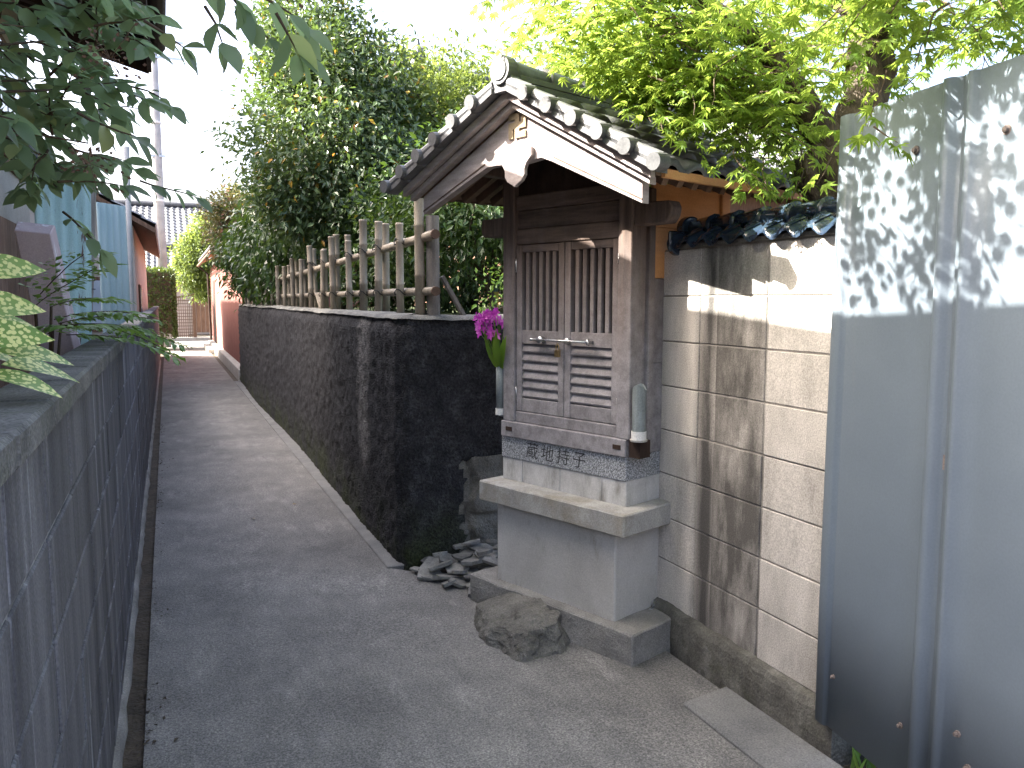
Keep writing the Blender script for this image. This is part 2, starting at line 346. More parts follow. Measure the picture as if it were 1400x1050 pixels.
def inst(name, me, loc, parent=None, mtx=None):
    o = bpy.data.objects.new(name, me)
    _link(o, parent, loc)
    if mtx is not None:
        l, r, s = Matrix(mtx).to_4x4().decompose()
        o.rotation_mode = 'QUATERNION'; o.rotation_quaternion = r; o.scale = s
    return o

def join(*vfs):
    V, F, n = [], [], 0
    for v, f in vfs:
        V.extend([tuple(p) for p in v]); F.extend([tuple(i + n for i in q) for q in f]); n += len(v)
    return V, F

BF = [(0, 3, 2, 1), (4, 5, 6, 7), (0, 1, 5, 4), (1, 2, 6, 5), (2, 3, 7, 6), (3, 0, 4, 7)]
def box(x0, x1, y0, y1, z0, z1, T=None):
    V = [(x0, y0, z0), (x1, y0, z0), (x1, y1, z0), (x0, y1, z0), (x0, y0, z1), (x1, y0, z1), (x1, y1, z1), (x0, y1, z1)]
    return ([T(*v) for v in V] if T else V), BF

def beam(p, q, w, h, up=(0, 0, 1)):
    """box of width w and height h along p-q"""
    p, q, up = Vector(p), Vector(q), Vector(up)
    d = (q - p).normalized(); s = d.cross(up).normalized(); u = s.cross(d)
    V = []
    for e in (p, q):
        for a, b in ((-1, -1), (1, -1), (1, 1), (-1, 1)):
            V.append(tuple(e + s * (a * w / 2) + u * (b * h / 2)))
    return V, [(0, 1, 2, 3), (7, 6, 5, 4), (0, 4, 5, 1), (1, 5, 6, 2), (2, 6, 7, 3), (3, 7, 4, 0)]

def prism(poly, f0, f1):
    """poly: 2-D outline, f0/f1 map a 2-D point to the two end faces"""
    n = len(poly)
    V = [f0(*p) for p in poly] + [f1(*p) for p in poly]
    F = [tuple(range(n)), tuple(range(2 * n - 1, n - 1, -1))] + [(i, i + n, (i + 1) % n + n, (i + 1) % n) for i in range(n)]
    return V, F

def tube(pts, rad, sides=8, caps=True):
    pts = [Vector(p) for p in pts]
    if isinstance(rad, (int, float)): rad = [rad] * len(pts)
    V, F = [], []
    ref = Vector((0.31, 0.17, 0.93))
    for i, p in enumerate(pts):
        d = (pts[min(i + 1, len(pts) - 1)] - pts[max(i - 1, 0)]).normalized()
        if abs(d.dot(ref)) > 0.95: rf = Vector((1, 0, 0))
        else: rf = ref
        a = d.cross(rf).normalized(); b = d.cross(a)
        for k in range(sides):
            t = 2 * math.pi * k / sides
            V.append(tuple(p + (a * math.cos(t) + b * math.sin(t)) * rad[i]))
    for i in range(len(pts) - 1):
        for k in range(sides):
            k2 = (k + 1) % sides
            F.append((i * sides + k, i * sides + k2, (i + 1) * sides + k2, (i + 1) * sides + k))
    if caps:
        F.append(tuple(range(sides - 1, -1, -1)))
        F.append(tuple((len(pts) - 1) * sides + k for k in range(sides)))
    return V, F

def sheet(poly, z):
    return [(x, y, z) for x, y in poly], [tuple(range(len(poly)))]

def struct(name, VF, m, **k):
    return tag(part(name, VF, m, **k), kind='structure')

def fbm(x, y, z, o=4):
    return mnoise.fractal(Vector((x, y, z)), 1.0, 2.0, o)

# ---- leaves
def leaf_template(w=0.28, fold=0.12, droop=0.25, seg=3):
    V, F = [(0, 0, 0)], []
    xs = [(i + 1) / (seg + 1) for i in range(seg)]
    for x in xs:
        hw = w * math.sin(math.pi * min(1, x ** 0.8)) ** 0.8
        zc = -droop * x * x
        V += [(x, -hw, zc + fold * hw), (x, 0, zc), (x, hw, zc + fold * hw)]
    V.append((1, 0, -droop))
    F += [(0, 1, 2), (0, 2, 3)]
    for i in range(seg - 1):
        a, b = 1 + 3 * i, 4 + 3 * i
        F += [(a, b, b + 1, a + 1), (a + 1, b + 1, b + 2, a + 2)]
    a = 1 + 3 * (seg - 1); t = len(V) - 1
    F += [(a, t, a + 1), (a + 1, t, a + 2)]
    return np.array(V), F

def quad_leaf(w=0.22, droop=.15):
    return np.array([(0, 0, 0), (.45, -w, .06), (1, 0, -droop), (.45, w, .06)]), [(0, 1, 2, 3)]

def maple_template():
    V, F = [(0.36, 0, 0)], []
    tips = [(-100, .40), (-68, .62), (-33, .80), (0, .92), (33, .80), (68, .62), (100, .40)]
    ring = []
    for i, (a, l) in enumerate(tips):
        a = R(a)
        ring.append((0.36 + l * .68 * math.cos(a), l * .68 * math.sin(a), -0.12 * l))
        if i < 6:
            b = R((tips[i][0] + tips[i + 1][0]) / 2)
            ring.append((0.36 + .22 * math.cos(b), .22 * math.sin(b), .02))
    ring.append((0.16, 0, 0))
    V += ring
    n = len(ring)
    F = [(0, 1 + i, 1 + (i + 1) % n) for i in range(n)]
    return np.array(V), F

def frames(D, N):
    D = D / np.linalg.norm(D, axis=1, keepdims=True)
    T = np.cross(N, D); T /= np.linalg.norm(T, axis=1, keepdims=True) + 1e-9
    return D, T, np.cross(D, T)

def scatter(tmpl, P, D, N, S):
    tv, tf = tmpl
    D, T, N = frames(D, N)
    n, k = len(P), len(tv)
    V = P[:, None, :] + S[:, None, None] * (tv[None, :, 0:1] * D[:, None, :] + tv[None, :, 1:2] * T[:, None, :] + tv[None, :, 2:3] * N[:, None, :])
    F = []
    for i in range(n):
        o = i * k
        F.extend([tuple(j + o for j in f) for f in tf])
    return V.reshape(-1, 3), F

def leaf_mtx(d, n, s):
    D, T, N = frames(np.array([d], float), np.array([n], float))
    return Matrix((tuple(D[0] * s), tuple(T[0] * s), tuple(N[0] * s))).transposed()

def foliage(name, VF, m, parent, kind=None):
    """many leaves in one mesh, normals kept as scattered"""
    V, F = VF
    org = ORG[parent]
    me = raw(name, np.asarray(V) - np.array(org), F, m, False)
    o = _link(bpy.data.objects.new(name, me), parent, org)
    if kind: o['kind'] = kind
    return o

def crown_points(rng, c, rad, clumps, per, spread, shell=0.55, lump=0.3, seed=0.0, zmin=None):
    c, rad = np.array(c, float), np.array(rad, float)
    P, O, C = [], [], []
    while len(C) < clumps:
        d = rng.normal(size=3); d /= np.linalg.norm(d)
        r = (shell ** 3 + (1 - shell ** 3) * rng.random()) ** (1 / 3)
        r *= 1 + lump * fbm(d[0] * 1.7 + seed, d[1] * 1.7, d[2] * 1.7, 3)
        p = c + d * rad * r
        if zmin is not None and p[2] < zmin: continue
        C.append(p)
        q = p + rng.normal(size=(per, 3)) * spread
        P.append(q); O.append(np.repeat(d[None], per, 0))
    return np.concatenate(P), np.concatenate(O), np.array(C)

def crown(rng, parent, m, c, rad, clumps, per, spread, size, tmpl=None, name='crown', down=0.3, **k):
    P, O, C = crown_points(rng, c, rad, clumps, per, spread, **k)
    n = len(P)
    D = O * 0.8 + rng.normal(size=(n, 3)) * 0.7 + np.array([0, 0, -down])
    N = O * 0.5 + rng.normal(size=(n, 3)) * 0.45 + np.array([0, 0, 0.7])
    S = size * (0.65 + 0.7 * rng.random(n))
    foliage(name, scatter(tmpl or quad_leaf(), P, D, N, S), m, parent)
    return C

def limbs(rng, base, fork, tips, r0, n=10, wob=.05):
    """trunk base->fork and limbs to a choice of tips, as one tapered mesh"""
    base, fork = Vector(base), Vector(fork)
    pts = [base.lerp(fork, t) + Vector((rng.normal() * wob * .4, rng.normal() * wob * .4, 0)) * (t > 0) for t in (0, .25, .5, .75, 1)]
    vf = [tube(pts, [r0 * 1.25, r0, r0 * .92, r0 * .86, r0 * .8], 10)]
    idx = rng.choice(len(tips), min(n, len(tips)), replace=False)
    for i in idx:
        t = Vector(tips[i]); a = base.lerp(fork, .6 + .4 * rng.random())
        mid = a.lerp(t, .5) + Vector((rng.normal() * wob * 2, rng.normal() * wob * 2, .12 * (t - a).length))
        rr = r0 * (.28 + .2 * rng.random())
        vf.append(tube([a, a.lerp(mid, .5) + Vector((0, 0, .03)), mid, mid.lerp(t, .6), t], [rr, rr * .85, rr * .6, rr * .4, rr * .15], 6))
    return join(*vf)

# ================================================================= THE SETTING
rng = np.random.default_rng(7)
random.seed(7)
struct('ground', sheet([(-300, -300), (300, -300), (300, 300), (-300, 300)], -0.03), 'soil')
# path: one concrete sheet, slightly uneven, with an irregular right edge by the shrine
def path_mesh():
    V, F = [], []
    ys = np.concatenate([np.linspace(-2.0, 6.0, 81), np.linspace(6.4, 29.6, 59)])
    nx = 14
    for y in ys:
        xr = 1.098 if y > 4.36 else 1.098 + min(1.0, (4.36 - y) / .55) * .85
        for i in range(nx + 1):
            x = -0.135 + (xr + 0.135) * i / nx
            V.append((x, y, 0.004 * fbm(x * 1.5, y * 1.5, 3.1, 3)))
    for j in range(len(ys) - 1):
        for i in range(nx):
            a = j * (nx + 1) + i
            F.append((a, a + 1, a + nx + 2, a + nx + 1))
    return V, F
struct('path', path_mesh(), 'path_concrete', smooth=True)
struct('path_edge_strip', box(1.094, 1.21, 4.38, 15.8, -0.03, 0.012), 'strip_concrete', bev=0.005)
struct('gutter_bed', sheet([(-.24, -2), (-.12, -2), (-.12, 26), (-.24, 26)], -0.022), 'soil')
struct('cross_street', sheet([(-60, 29.4), (60, 29.4), (60, 32.2), (-60, 32.2)], 0.004), 'strip_concrete')
struct('kerb_slab', ([(1.735, 2.42, -.02), (1.73, 1.2, -.02), (1.97, 1.2, -.02), (1.97, 2.46, -.02), (1.735, 2.42, .014), (1.73, 1.2, .014), (1.97, 1.2, .014), (1.97, 2.46, .014)], BF), 'strip_concrete', bev=0.006)
def garden_bank():
    V, F = [], []
    xs, ys = np.linspace(1.36, 9, 24), np.linspace(4.45, 16, 30)
    for y in ys:
        for x in xs:
            V.append((x, y, 1.33 + .08 * fbm(x, y, 0, 3) + .02 * (x - 1.3)))
    for j in range(29):
        for i in range(23):
            a = j * 24 + i; F.append((a, a + 1, a + 25, a + 24))
    return V, F
struct('garden_bank', garden_bank(), 'garden_ground', smooth=True)

def stripmesh(x0, x1, y0, y1, z0, z1, ba):          # a block-sized box centred on its own base
    w, d, h = x1 - x0, y1 - y0, z1 - z0
    o = part('tmp', box(-w / 2, w / 2, -d / 2, d / 2, 0, h), ba[0], bev=ba[1])
    me = o.data; bpy.data.objects.remove(o); return me

# ================================================================= LEFT BLOCK WALL
wl = thing('block_wall', (-.28, 6, -.02), 'low dark grey concrete block wall with rough capstones on the left side of the path', 'wall')
part('mortar_bed', box(-.345, -.229, -1.0, 24.0, -.03, 1.289), 'pale_mortar', wl)
blk = stripmesh(-.34, -.222, 0, .388, 0, .189, ('grey_block', .004))
cap = stripmesh(-.335, -.203, 0, .392, 0, .057, ('cap_block', .007))
zc = [-.11 + .2 * k for k in range(7)]
for j in range(24):                                   # the blocks one can tell apart; farther ones are joined below
    y = .1 + .4 * j
    inst('capstone', cap, (-.268 + random.uniform(-.003, .003), y + .2, 1.288 + random.uniform(0, .002)), wl)
    for z in zc:
        inst('block', blk, (-.281 + random.uniform(-.0025, .0025), y + .2, z), wl)
far = []
for j in range(24, 59):
    y = .1 + .4 * j
    far.append(box(-.335, -.203, y + .004, y + .396, 1.288, 1.345))
    for z in zc:
        far.append(box(-.34, -.222, y + .006, y + .394, z, z + .189))
part('far_blocks', join(*far), 'grey_block', wl, kind='stuff')
foot = []
def footing():
    V, F = [], []
    ys = np.linspace(-.6, 22, 240)
    for y in ys:
        e = .012 * fbm(0, y * 5, 0, 4)
        V += [(-.235, y, .028 + e), (-.206 + e, y, .018 + e), (-.198 + e, y, -.03)]
    for j in range(len(ys) - 1):
        for i in range(2):
            a = 3 * j + i; F.append((a, a + 1, a + 4, a + 3))
    return V, F
part('footing', footing(), 'base_concrete', wl, smooth=True)

# ================================================================= DARK STUCCO WALL
ws = thing('stucco_wall', (1.3, 8, -.02), 'black rough stucco retaining wall with a rounded corner beside the path', 'wall')
def stucco():
    # outline walked along the path face, round the corner and along the return; rows in height
    pts = []
    y = 15.75
    while y > 4.42:
        pts.append((1.185 + .02 * math.sin(y * .9), y, (-1, 0)))
        y -= .03 + .012 * max(0, y - 5)
    for k in range(7):
        a = R(90 * k / 6)
        pts.append((1.265 - .075 * math.cos(a), 4.415 - .075 * math.sin(a), (-math.cos(a), -math.sin(a))))
    x = 1.29
    while x < 2.3:
        pts.append((x, 4.34, (0, -1))); x += .028
    V, F = [], []
    nz_ = 48
    for i, (x, y, nrm) in enumerate(pts):
        top = 1.432 + .014 * fbm(x * .8, y * .8, 5, 3)
        for k in range(nz_ + 1):
            z = -.03 + (top + .03) * k / nz_
            d = .014 * fbm(x * 30, y * 22, z * 22, 4) + .009 * fbm(x * 2.2, y * 2.2, z * 2.2, 3) + .03 * max(0, .3 - z) * .3
            if nrm == (0, -1) and x > 1.55 + .05 * fbm(z * 11, 1, 7, 4) and z < .60 + .03 * fbm(x * 14, 3, 1, 3):
                d -= .05                                # the render has fallen off here
            if k > nz_ - 3: d -= .012 * (k - nz_ + 3)
            V.append((x + nrm[0] * d, y + nrm[1] * d, z))
    n = nz_ + 1
    for i in range(len(pts) - 1):
        for k in range(nz_):
            a = i * n + k; F.append((a, a + 1, a + n + 1, a + n))
    return V, F, pts
V_, F_, pts_ = stucco()
part('render_coat', (V_, F_), 'black_stucco', ws, smooth=True)
def rim():
    V, F = [], []
    prof = [(-.022, -.012), (-.008, .008), (.06, .016), (.16, .014), (.18, -.05)]
    for (x, y, nr) in pts_[::2]:
        top = 1.432 + .014 * fbm(x * .8, y * .8, 5, 3)
        for (o, h) in prof:
            e = .005 * fbm(x * 9, y * 9, o * 30, 3)
            V.append((x - nr[0] * (o + .03) + e, y - nr[1] * (o + .03), top + h + e))
    n = len(prof)
    for i in range(len(pts_[::2]) - 1):
        for k in range(n - 1):
            a = i * n + k; F.append((a, a + 1, a + n + 1, a + n))
    return V, F
part('rim', rim(), 'stucco_rim', ws, smooth=True)
part('core', join(box(1.25, 1.39, 4.42, 15.70, -.03, 1.40), box(1.40, 2.3, 4.42, 4.56, -.03, 1.40)), 'grey_render', ws)
def bare_patch():
    V, F = [], []
    for i in range(41):
        for k in range(41):
            x, z = 1.46 + .5 * i / 40, -.02 + .64 * k / 40
            V.append((x, 4.352 - .022 * fbm(x * 7, z * 7, 9, 5) - (.028 if x > 1.60 + .03 * math.sin(z * 31) and z > .28 else 0) + (.02 if abs(x - 1.585 - .02 * math.sin(z * 17)) < .012 else 0), z))
    for i in range(40):
        for k in range(40):
            a = i * 41 + k; F.append((a, a + 1, a + 42, a + 41))
    return V, F
part('bare_patch', bare_patch(), 'grey_render', ws, smooth=True)

# ================================================================= BEIGE BLOCK WALL
wb = thing('block_wall', (2.08, 2.5, -.02), 'tall stained beige concrete block wall between the shrine and the metal sheeting', 'wall')
part('mortar_bed', box(2.021, 2.13, 1.93, 3.33, .15, 1.744), 'beige_mortar', wb)
bb_ = stripmesh(0, .12, 0, .398, 0, .1905, ('beige_block', .0025))
for c, y in enumerate((2.15, 2.553, 2.955, 3.16)):
    for r in range(8):
        if c == 3: continue
        inst('block', bb_, (2.076 + random.uniform(-.002, .002), y, .170 + .1967 * r), wb)
def foundation():
    V, F = [], []
    prof = [(0, -.03), (0, .05), (0, .10), (.002, .14), (.012, .162), (.05, .172), (.2, .172)]
    ys = np.linspace(1.915, 3.33, 60)
    for y in ys:
        for (o, z) in prof:
            e = .010 * fbm(y * 7, z * 9, 2, 4)
            V.append((1.975 + o + e, y, z + (e * 1.6 if z > .1 else 0)))
    n = len(prof)
    for i in range(59):
        for k in range(n - 1):
            a = i * n + k; F.append((a, a + n, a + n + 1, a + 1))
    F.append(tuple(range(n)))
    V += [(2.175, 1.915, -.03)]; F[-1] = F[-1] + (len(V) - 1,)
    return V, F
part('foundation', foundation(), 'dark_foundation', wb)
part('drain_pipe', tube([(1.985, 3.0, .16), (1.955, 2.985, .13), (1.945, 2.98, .08), (1.945, 2.98, -.01)], .014, 8), 'white_plastic', wb, smooth=True)
# glazed coping on the wall
cb_ = part('coping_bed', prism([(2.005, 1.744), (2.20, 1.744), (2.20, 1.765), (2.11, 1.80), (2.005, 1.76)], lambda x, z: (x, 2.0, z), lambda x, z: (x, 2.92, z)), 'grey_render', wb)
def cope_tile():
    """small S-shaped pan tile sloping down towards -X; local origin at its upper edge"""
    V, F = [], []
    n = 8
    for r, (sx, sz) in enumerate(((.0, .028), (-.075, -.004), (-.078, -.024))):
        for i in range(n + 1):
            t = i / n
            V.append((sx, -.062 + .124 * t, sz + .017 * math.sin(2 * math.pi * t + .6) * (1 if r < 2 else .9)))
    for r in range(2):
        for i in range(n):
            a = r * (n + 1) + i; F.append((a, a + 1, a + n + 2, a + n + 1))
    return V, F
ct = raw('tile', *cope_tile(), 'glazed_tile', True)
for r, (x, z) in enumerate(((2.052, 1.778), (2.110, 1.806))):
    for k in range(8):
        inst('tile', ct, (x, 2.035 + .117 * k + .03 * r, z), cb_)
for k in range(6):
    y0 = 2.00 + .155 * k
    part('ridge_tile', tube([(2.10, y0, 1.838), (2.10, y0 + .02, 1.838), (2.10, y0 + .165, 1.832)], [.045, .041, .036], 12), 'glazed_tile', cb_, smooth=True)
part('end_tile', join(tube([(2.02, 2.945, 1.765), (2.02, 2.91, 1.765)], [.05, .05], 14), tube([(2.09, 2.965, 1.83), (2.09, 2.92, 1.83)], [.058, .055], 14), box(1.97, 2.16, 2.915, 2.935, 1.735, 1.82)), 'glazed_tile', cb_, bev=.006)

# ================================================================= METAL SHEETING ON THE RIGHT
AL = R(9.3)
sdir = Vector((-math.sin(AL), -math.cos(AL), 0)); snrm = Vector((-math.cos(AL), math.sin(AL), 0))
S0 = Vector((1.953, 1.972, 0))
def SH(s, o, z): return tuple(S0 + sdir * s + snrm * o + Vector((0, 0, z)))
mh = thing('metal_hoarding', SH(.6, -.05, .1), 'tall blue-grey ribbed metal sheeting fence with leaf shadows at the right edge', 'fence')
def panel(s0, s1, prof):
    V, F = [], []
    zs = [.135, .6, 1.1, 1.6, 2.092]
    for z in zs:
        for (s, o) in prof:
            V.append(SH(s, o + .003 * math.sin(s * 6 + z * 2.1), z))
    n = len(prof)
    for j in range(len(zs) - 1):
        for i in range(n - 1):
            a = j * n + i; F.append((a, a + 1, a + n + 1, a + n))
    return V, F
rib = lambda s: [(s, 0), (s + .008, .004), (s + .016, .016), (s + .026, .022), (s + .038, .022), (s + .046, .016), (s + .052, .003), (s + .06, -.004), (s + .085, -.004), (s + .092, .004), (s + .098, .014), (s + .106, .016), (s + .114, .012), (s + .12, 0)]
prof1 = [(0, -.014), (.004, -.012), (.012, .010), (.02, .014), (.052, .014), (.060, .010), (.066, 0), (.075, 0)] + [(.12 + .04 * k, 0) for k in range(7)] + rib(.43)[:9]
prof2 = [(.50, -.001)] + rib(.43)[8:] + [(.62 + .05 * k, 0) for k in range(7)] + rib(1.0)
for nm, pf in (('panel', prof1), ('panel', prof2)):
    o = part(nm, panel(0, 1, pf), 'panel_paint', mh, smooth=True)
    sm = o.modifiers.new('thickness', 'SOLIDIFY'); sm.thickness = .0012
part('post', box(0, .05, -.025, .025, -.03, 2.02, lambda a, b, z: SH(.27 + a, -.05 + b, z)), 'rust', mh)
part('post', box(0, .05, -.025, .025, -.03, 2.02, lambda a, b, z: SH(.95 + a, -.05 + b, z)), 'rust', mh)
for z in (.32, 1.1, 1.95):
    part('rail', box(.03, 1.2, -.03, -.006, z - .02, z + .02, lambda a, b, c: SH(a, b, c)), 'rust', mh)
for (s, z, r) in ((.088, .314, .006), (.395, .313, .007), (.60, .40, .007), (.34, 1.935, .009), (.64, 1.93, .010), (.64, .33, .007)):
    part('screw', join(tube([SH(s, -.002, z), SH(s, .004, z)], r * 1.3, 10), tube([SH(s, .003, z), SH(s, .012, z)], r * .75, 6)), 'rust', mh)

# ================================================================= THE SHRINE
A = R(20.0)
EL = Vector((-math.sin(A), math.cos(A), 0)); EB = Vector((math.cos(A), math.sin(A), 0))
O0 = Vector((1.723, 2.763, 0))
def W(u, b, z): return tuple(O0 + EL * u + EB * b + Vector((0, 0, z)))
sh = thing('roadside_shrine', W(.525, .4, -.02), 'small wooden wayside shrine with tiled gable roof and slatted doors on a concrete plinth', 'shrine')
def SB(name, u0, u1, b0, b1, z0, z1, m, parent=sh, bev=.004):
    return part(name, box(u0, u1, b0, b1, z0, z1, W), m, parent, bev=bev)
def rough_box(u0, u1, b0, b1, z0, z1, amp, n=14):
    """box with gently worn faces"""
    bm = bmesh.new()
    vs = [bm.verts.new(v) for v in box(u0, u1, b0, b1, z0, z1)[0]]
    for f in BF: bm.faces.new([vs[i] for i in f])
    bmesh.ops.bevel(bm, geom=bm.edges[:], offset=.006, segments=1, affect='EDGES')
    bmesh.ops.subdivide_edges(bm, edges=[e for e in bm.edges if e.calc_length() > .1], cuts=n, use_grid_fill=True)
    V = []
    for v in bm.verts:
        c = v.co
        d = amp * fbm(c.x * 8, c.y * 8, c.z * 8, 4)
        V.append(W(c.x + d * .6, c.y + d, c.z + d * .5))
    F = [tuple(v.index for v in f.verts) for f in (bm.verts.index_update(), bm.faces)[1]]
    bm.free(); return V, F
part('base_slab', rough_box(0, 1.05, 0, .6, -.03, .138, .006), 'base_concrete', sh, smooth=False)
part('plinth', rough_box(.147, .907, .06, .6, .132, .536, .002), 'plinth_concrete', sh)
part('ledge_slab', rough_box(.062, .985, .008, .6, .536, .634, .0025), 'slab_concrete', sh)
for k, (a, b) in enumerate(((.150, .288), (.290, .545), (.547, .80), (.802, .942))):
    SB('stone_course', a, b, .132, .5, .632, .746, 'whitish_tile', bev=.003)
gr = SB('granite_sill', .148, .944, .126, .5, .7465, .853, 'granite', bev=.003)
# carved inscription, read from the right: 子持地蔵
tc = bpy.data.curves.new('inscription', 'FONT'); tc.body = '蔵地持子'
tc.size = .084; tc.space_character = 1.42; tc.align_x = 'CENTER'; tc.extrude = .0006; tc.offset = -.0005; tc.shear = .12
to = bpy.data.objects.new('inscription', tc); COL.objects.link(to)
tm = bpy.data.meshes.new_from_object(to.evaluated_get(bpy.context.evaluated_depsgraph_get()))
bpy.data.objects.remove(to)
tv = [W(.575 - v.co.x, .1255 - v.co.z, .772 + v.co.y) for v in tm.vertices]
part('inscription', (tv, [tuple(p.vertices) for p in tm.polygons]), 'carving', gr)
# timber body
SB('ground_sill', .143, .935, .112, .6, .8535, .932, 'wood_h')
for u in (.19, .875): SB('tenon', u - .022, u + .022, .109, .13, .885, .905, 'wood_dark', bev=.001)
SB('corner_post', .128, .203, .118, .20, .932, 2.12, 'wood_v')
SB('corner_post', .845, .925, .118, .20, .932, 2.12, 'wood_v')
SB('corner_post', .128, .20, .79, .86, .932, 2.06, 'wood_orange')
SB('corner_post', .85, .925, .79, .86, .932, 2.06, 'wood_v')
SB('bottom_rail', .203, .845, .128, .18, .932, .985, 'wood_h')
SB('lintel', .203, .845, .135, .18, 1.79, 1.862, 'wood_h')
SB('lintel', .203, .845, .142, .18, 1.863, 1.95, 'wood_h')
SB('lintel', .203, .845, .130, .18, 1.951, 2.02, 'wood_h')
part('tie_beam', prism([(.127, 1.835), (-.03, 1.838), (-.052, 1.865), (-.058, 1.90), (-.045, 1.925), (.127, 1.928)], lambda u, z: W(u, .13, z), lambda u, z: W(u, .205, z)), 'wood_v', sh, bev=.004)
part('tie_beam', prism([(.926, 1.835), (1.08, 1.838), (1.10, 1.865), (1.10, 1.90), (1.09, 1.925), (.926, 1.928)], lambda u, z: W(u, .13, z), lambda u, z: W(u, .205, z)), 'wood_v', sh, bev=.004)
SB('side_post', .122, .165, .235, .275, .86, 2.0, 'wood_v')
for k, (z0, z1) in enumerate(((.86, 1.25), (1.252, 1.62), (1.622, 1.84), (1.842, 2.03))):
    SB('side_board', .142, .16, .276, .79, z0, z1, 'wood_orange' if z0 > 1.6 else 'wood_v', bev=.002)  # upper right boards take the bounce-lit orange, the others the plain timber
    SB('side_board', .895, .91, .20, .79, z0, z1, 'wood_v', bev=.002)
SB('side_board', .142, .16, .2005, .2345, .86, 2.03, 'wood_v', bev=.002)
SB('back_wall', .161, .894, .795, .815, .86, 2.1, 'wood_dark')
SB('floor_board', .161, .894, .21, .79, .90, .93, 'wood_dark')
# doors
def door(u0, u1):
    d = SB('door', u0, u1, .150, .165, .99, 1.32, 'wood_v', bev=.002)     # backing panel; frame, bars and louvres are its pieces
    for a, b in ((u0, u0 + .036), (u1 - .036, u1)): SB('stile', a, b, .132, .163, .988, 1.788, 'wood_v', d, .002)
    for z0, z1 in ((.988, 1.052), (1.318, 1.382), (1.752, 1.787)): SB('rail', u0 + .0365, u1 - .0365, .134, .164, z0, z1, 'wood_h', d, .002)
    w = (u1 - u0) - .073
    for k in range(5):
        c = u0 + .0365 + w * (k + .75) / 5.5
        SB('bar', c - .0115, c + .0115, .138, .158, 1.381, 1.753, 'wood_v', d, .002)
    for k in range(6):
        z = 1.066 + .0435 * k
        part('louvre', ([W(u0 + .037, .134, z), W(u1 - .037, .134, z), W(u1 - .037, .15, z + .034), W(u0 + .037, .15, z + .034),
                         W(u0 + .037, .137, z - .007), W(u1 - .037, .137, z - .007), W(u1 - .037, .152, z + .026), W(u0 + .037, .152, z + .026)], BF), 'wood_h', d)
    return d
dr = door(.207, .523); dl = door(.527, .842)
for (d, u) in ((dr, .207), (dl, .842)):
    for z in (1.66, 1.04): part('hinge', tube([W(u, .130, z), W(u, .130, z + .065)], .0035, 8), 'steel', d, smooth=True)
part('bolt_bar', join(tube([W(.705, .10, 1.342), W(.355, .10, 1.342)], .0055, 8), tube([W(.705, .135, 1.342), W(.705, .093, 1.342)], .007, 8), tube([W(.355, .135, 1.342), W(.355, .093, 1.342)], .007, 8),
                      tube([W(.66, .106, 1.342), W(.66, .133, 1.342)], .016, 10), tube([W(.355, .096, 1.342), W(.345, .102, 1.342)], .016, 10), tube([W(.50, .12, 1.342), W(.50, .133, 1.342)], .014, 10)), 'steel', dl, smooth=True)
part('padlock', join(box(.522, .548, .092, .106, 1.268, 1.30, W), tube([W(.543, .099, 1.30), W(.543, .099, 1.32), W(.535, .099, 1.33), W(.527, .099, 1.32), W(.527, .099, 1.30)], .003, 6)), 'brass', dl)
# small stone figure with a red bib behind the bars
st = thing('stone_figure', W(.46, .5, .93), 'small stone figure in a red bib behind the right door bars', 'statue')
def lathe(c, prof, n=16):
    V, F = [], []
    for r, z in prof:
        for k in range(n):
            t = 2 * math.pi * k / n; V.append((c[0] + r * math.cos(t), c[1] + r * math.sin(t), c[2] + z))
    for j in range(len(prof) - 1):
        for k in range(n):
            k2 = (k + 1) % n; F.append((j * n + k, j * n + k2, (j + 1) * n + k2, (j + 1) * n + k))
    F += [tuple(range(n - 1, -1, -1)), tuple((len(prof) - 1) * n + k for k in range(n))]
    return V, F
part('body', lathe(W(.40, .5, .93), [(.13, 0), (.125, .12), (.10, .30), (.085, .42), (.04, .47), (.035, .49), (.06, .52), (.07, .57), (.06, .62), (.03, .65), (.005, .655)]), 'statue_stone', st, smooth=True)
part('bib', lathe(W(.40, .5, 1.2), [(.135, 0), (.118, .10), (.10, .17), (.05, .20)]), 'red_cloth', st, smooth=True)

# roof: z of the underside along the front, with a slight sag to the right
UC = .535
def RZ(u, off=0.0): return 2.372 - .488 * abs(u - UC) + .047 * (u - UC) + off
UL, UR = 1.285, -.215                                # eaves
def slope_prism(ua, ub, o0, o1, b0, b1):             # slab between heights o0..o1 over the roof line
    return prism([(ua, o0), (ub, o0), (ub, o1), (ua, o1)], lambda u, o: W(u, b0, RZ(u, o)), lambda u, o: W(u, b1, RZ(u, o)))
for ua, ub in ((UL, UC), (UC, UR)):
    part('roof_deck', slope_prism(ua, ub, 0, .02, -.185, 1.04), 'wood_rafter', sh)
    part('verge_board', slope_prism(ua, ub, -.012, .028, -.215, -.186), 'wood_gable', sh, bev=.002)
    u1, u2 = (1.262, UC) if ua == UL else (UC, -.192)
    part('verge_board', slope_prism(u1, u2, -.042, -.013, -.188, -.150), 'wood_gable', sh, bev=.002)
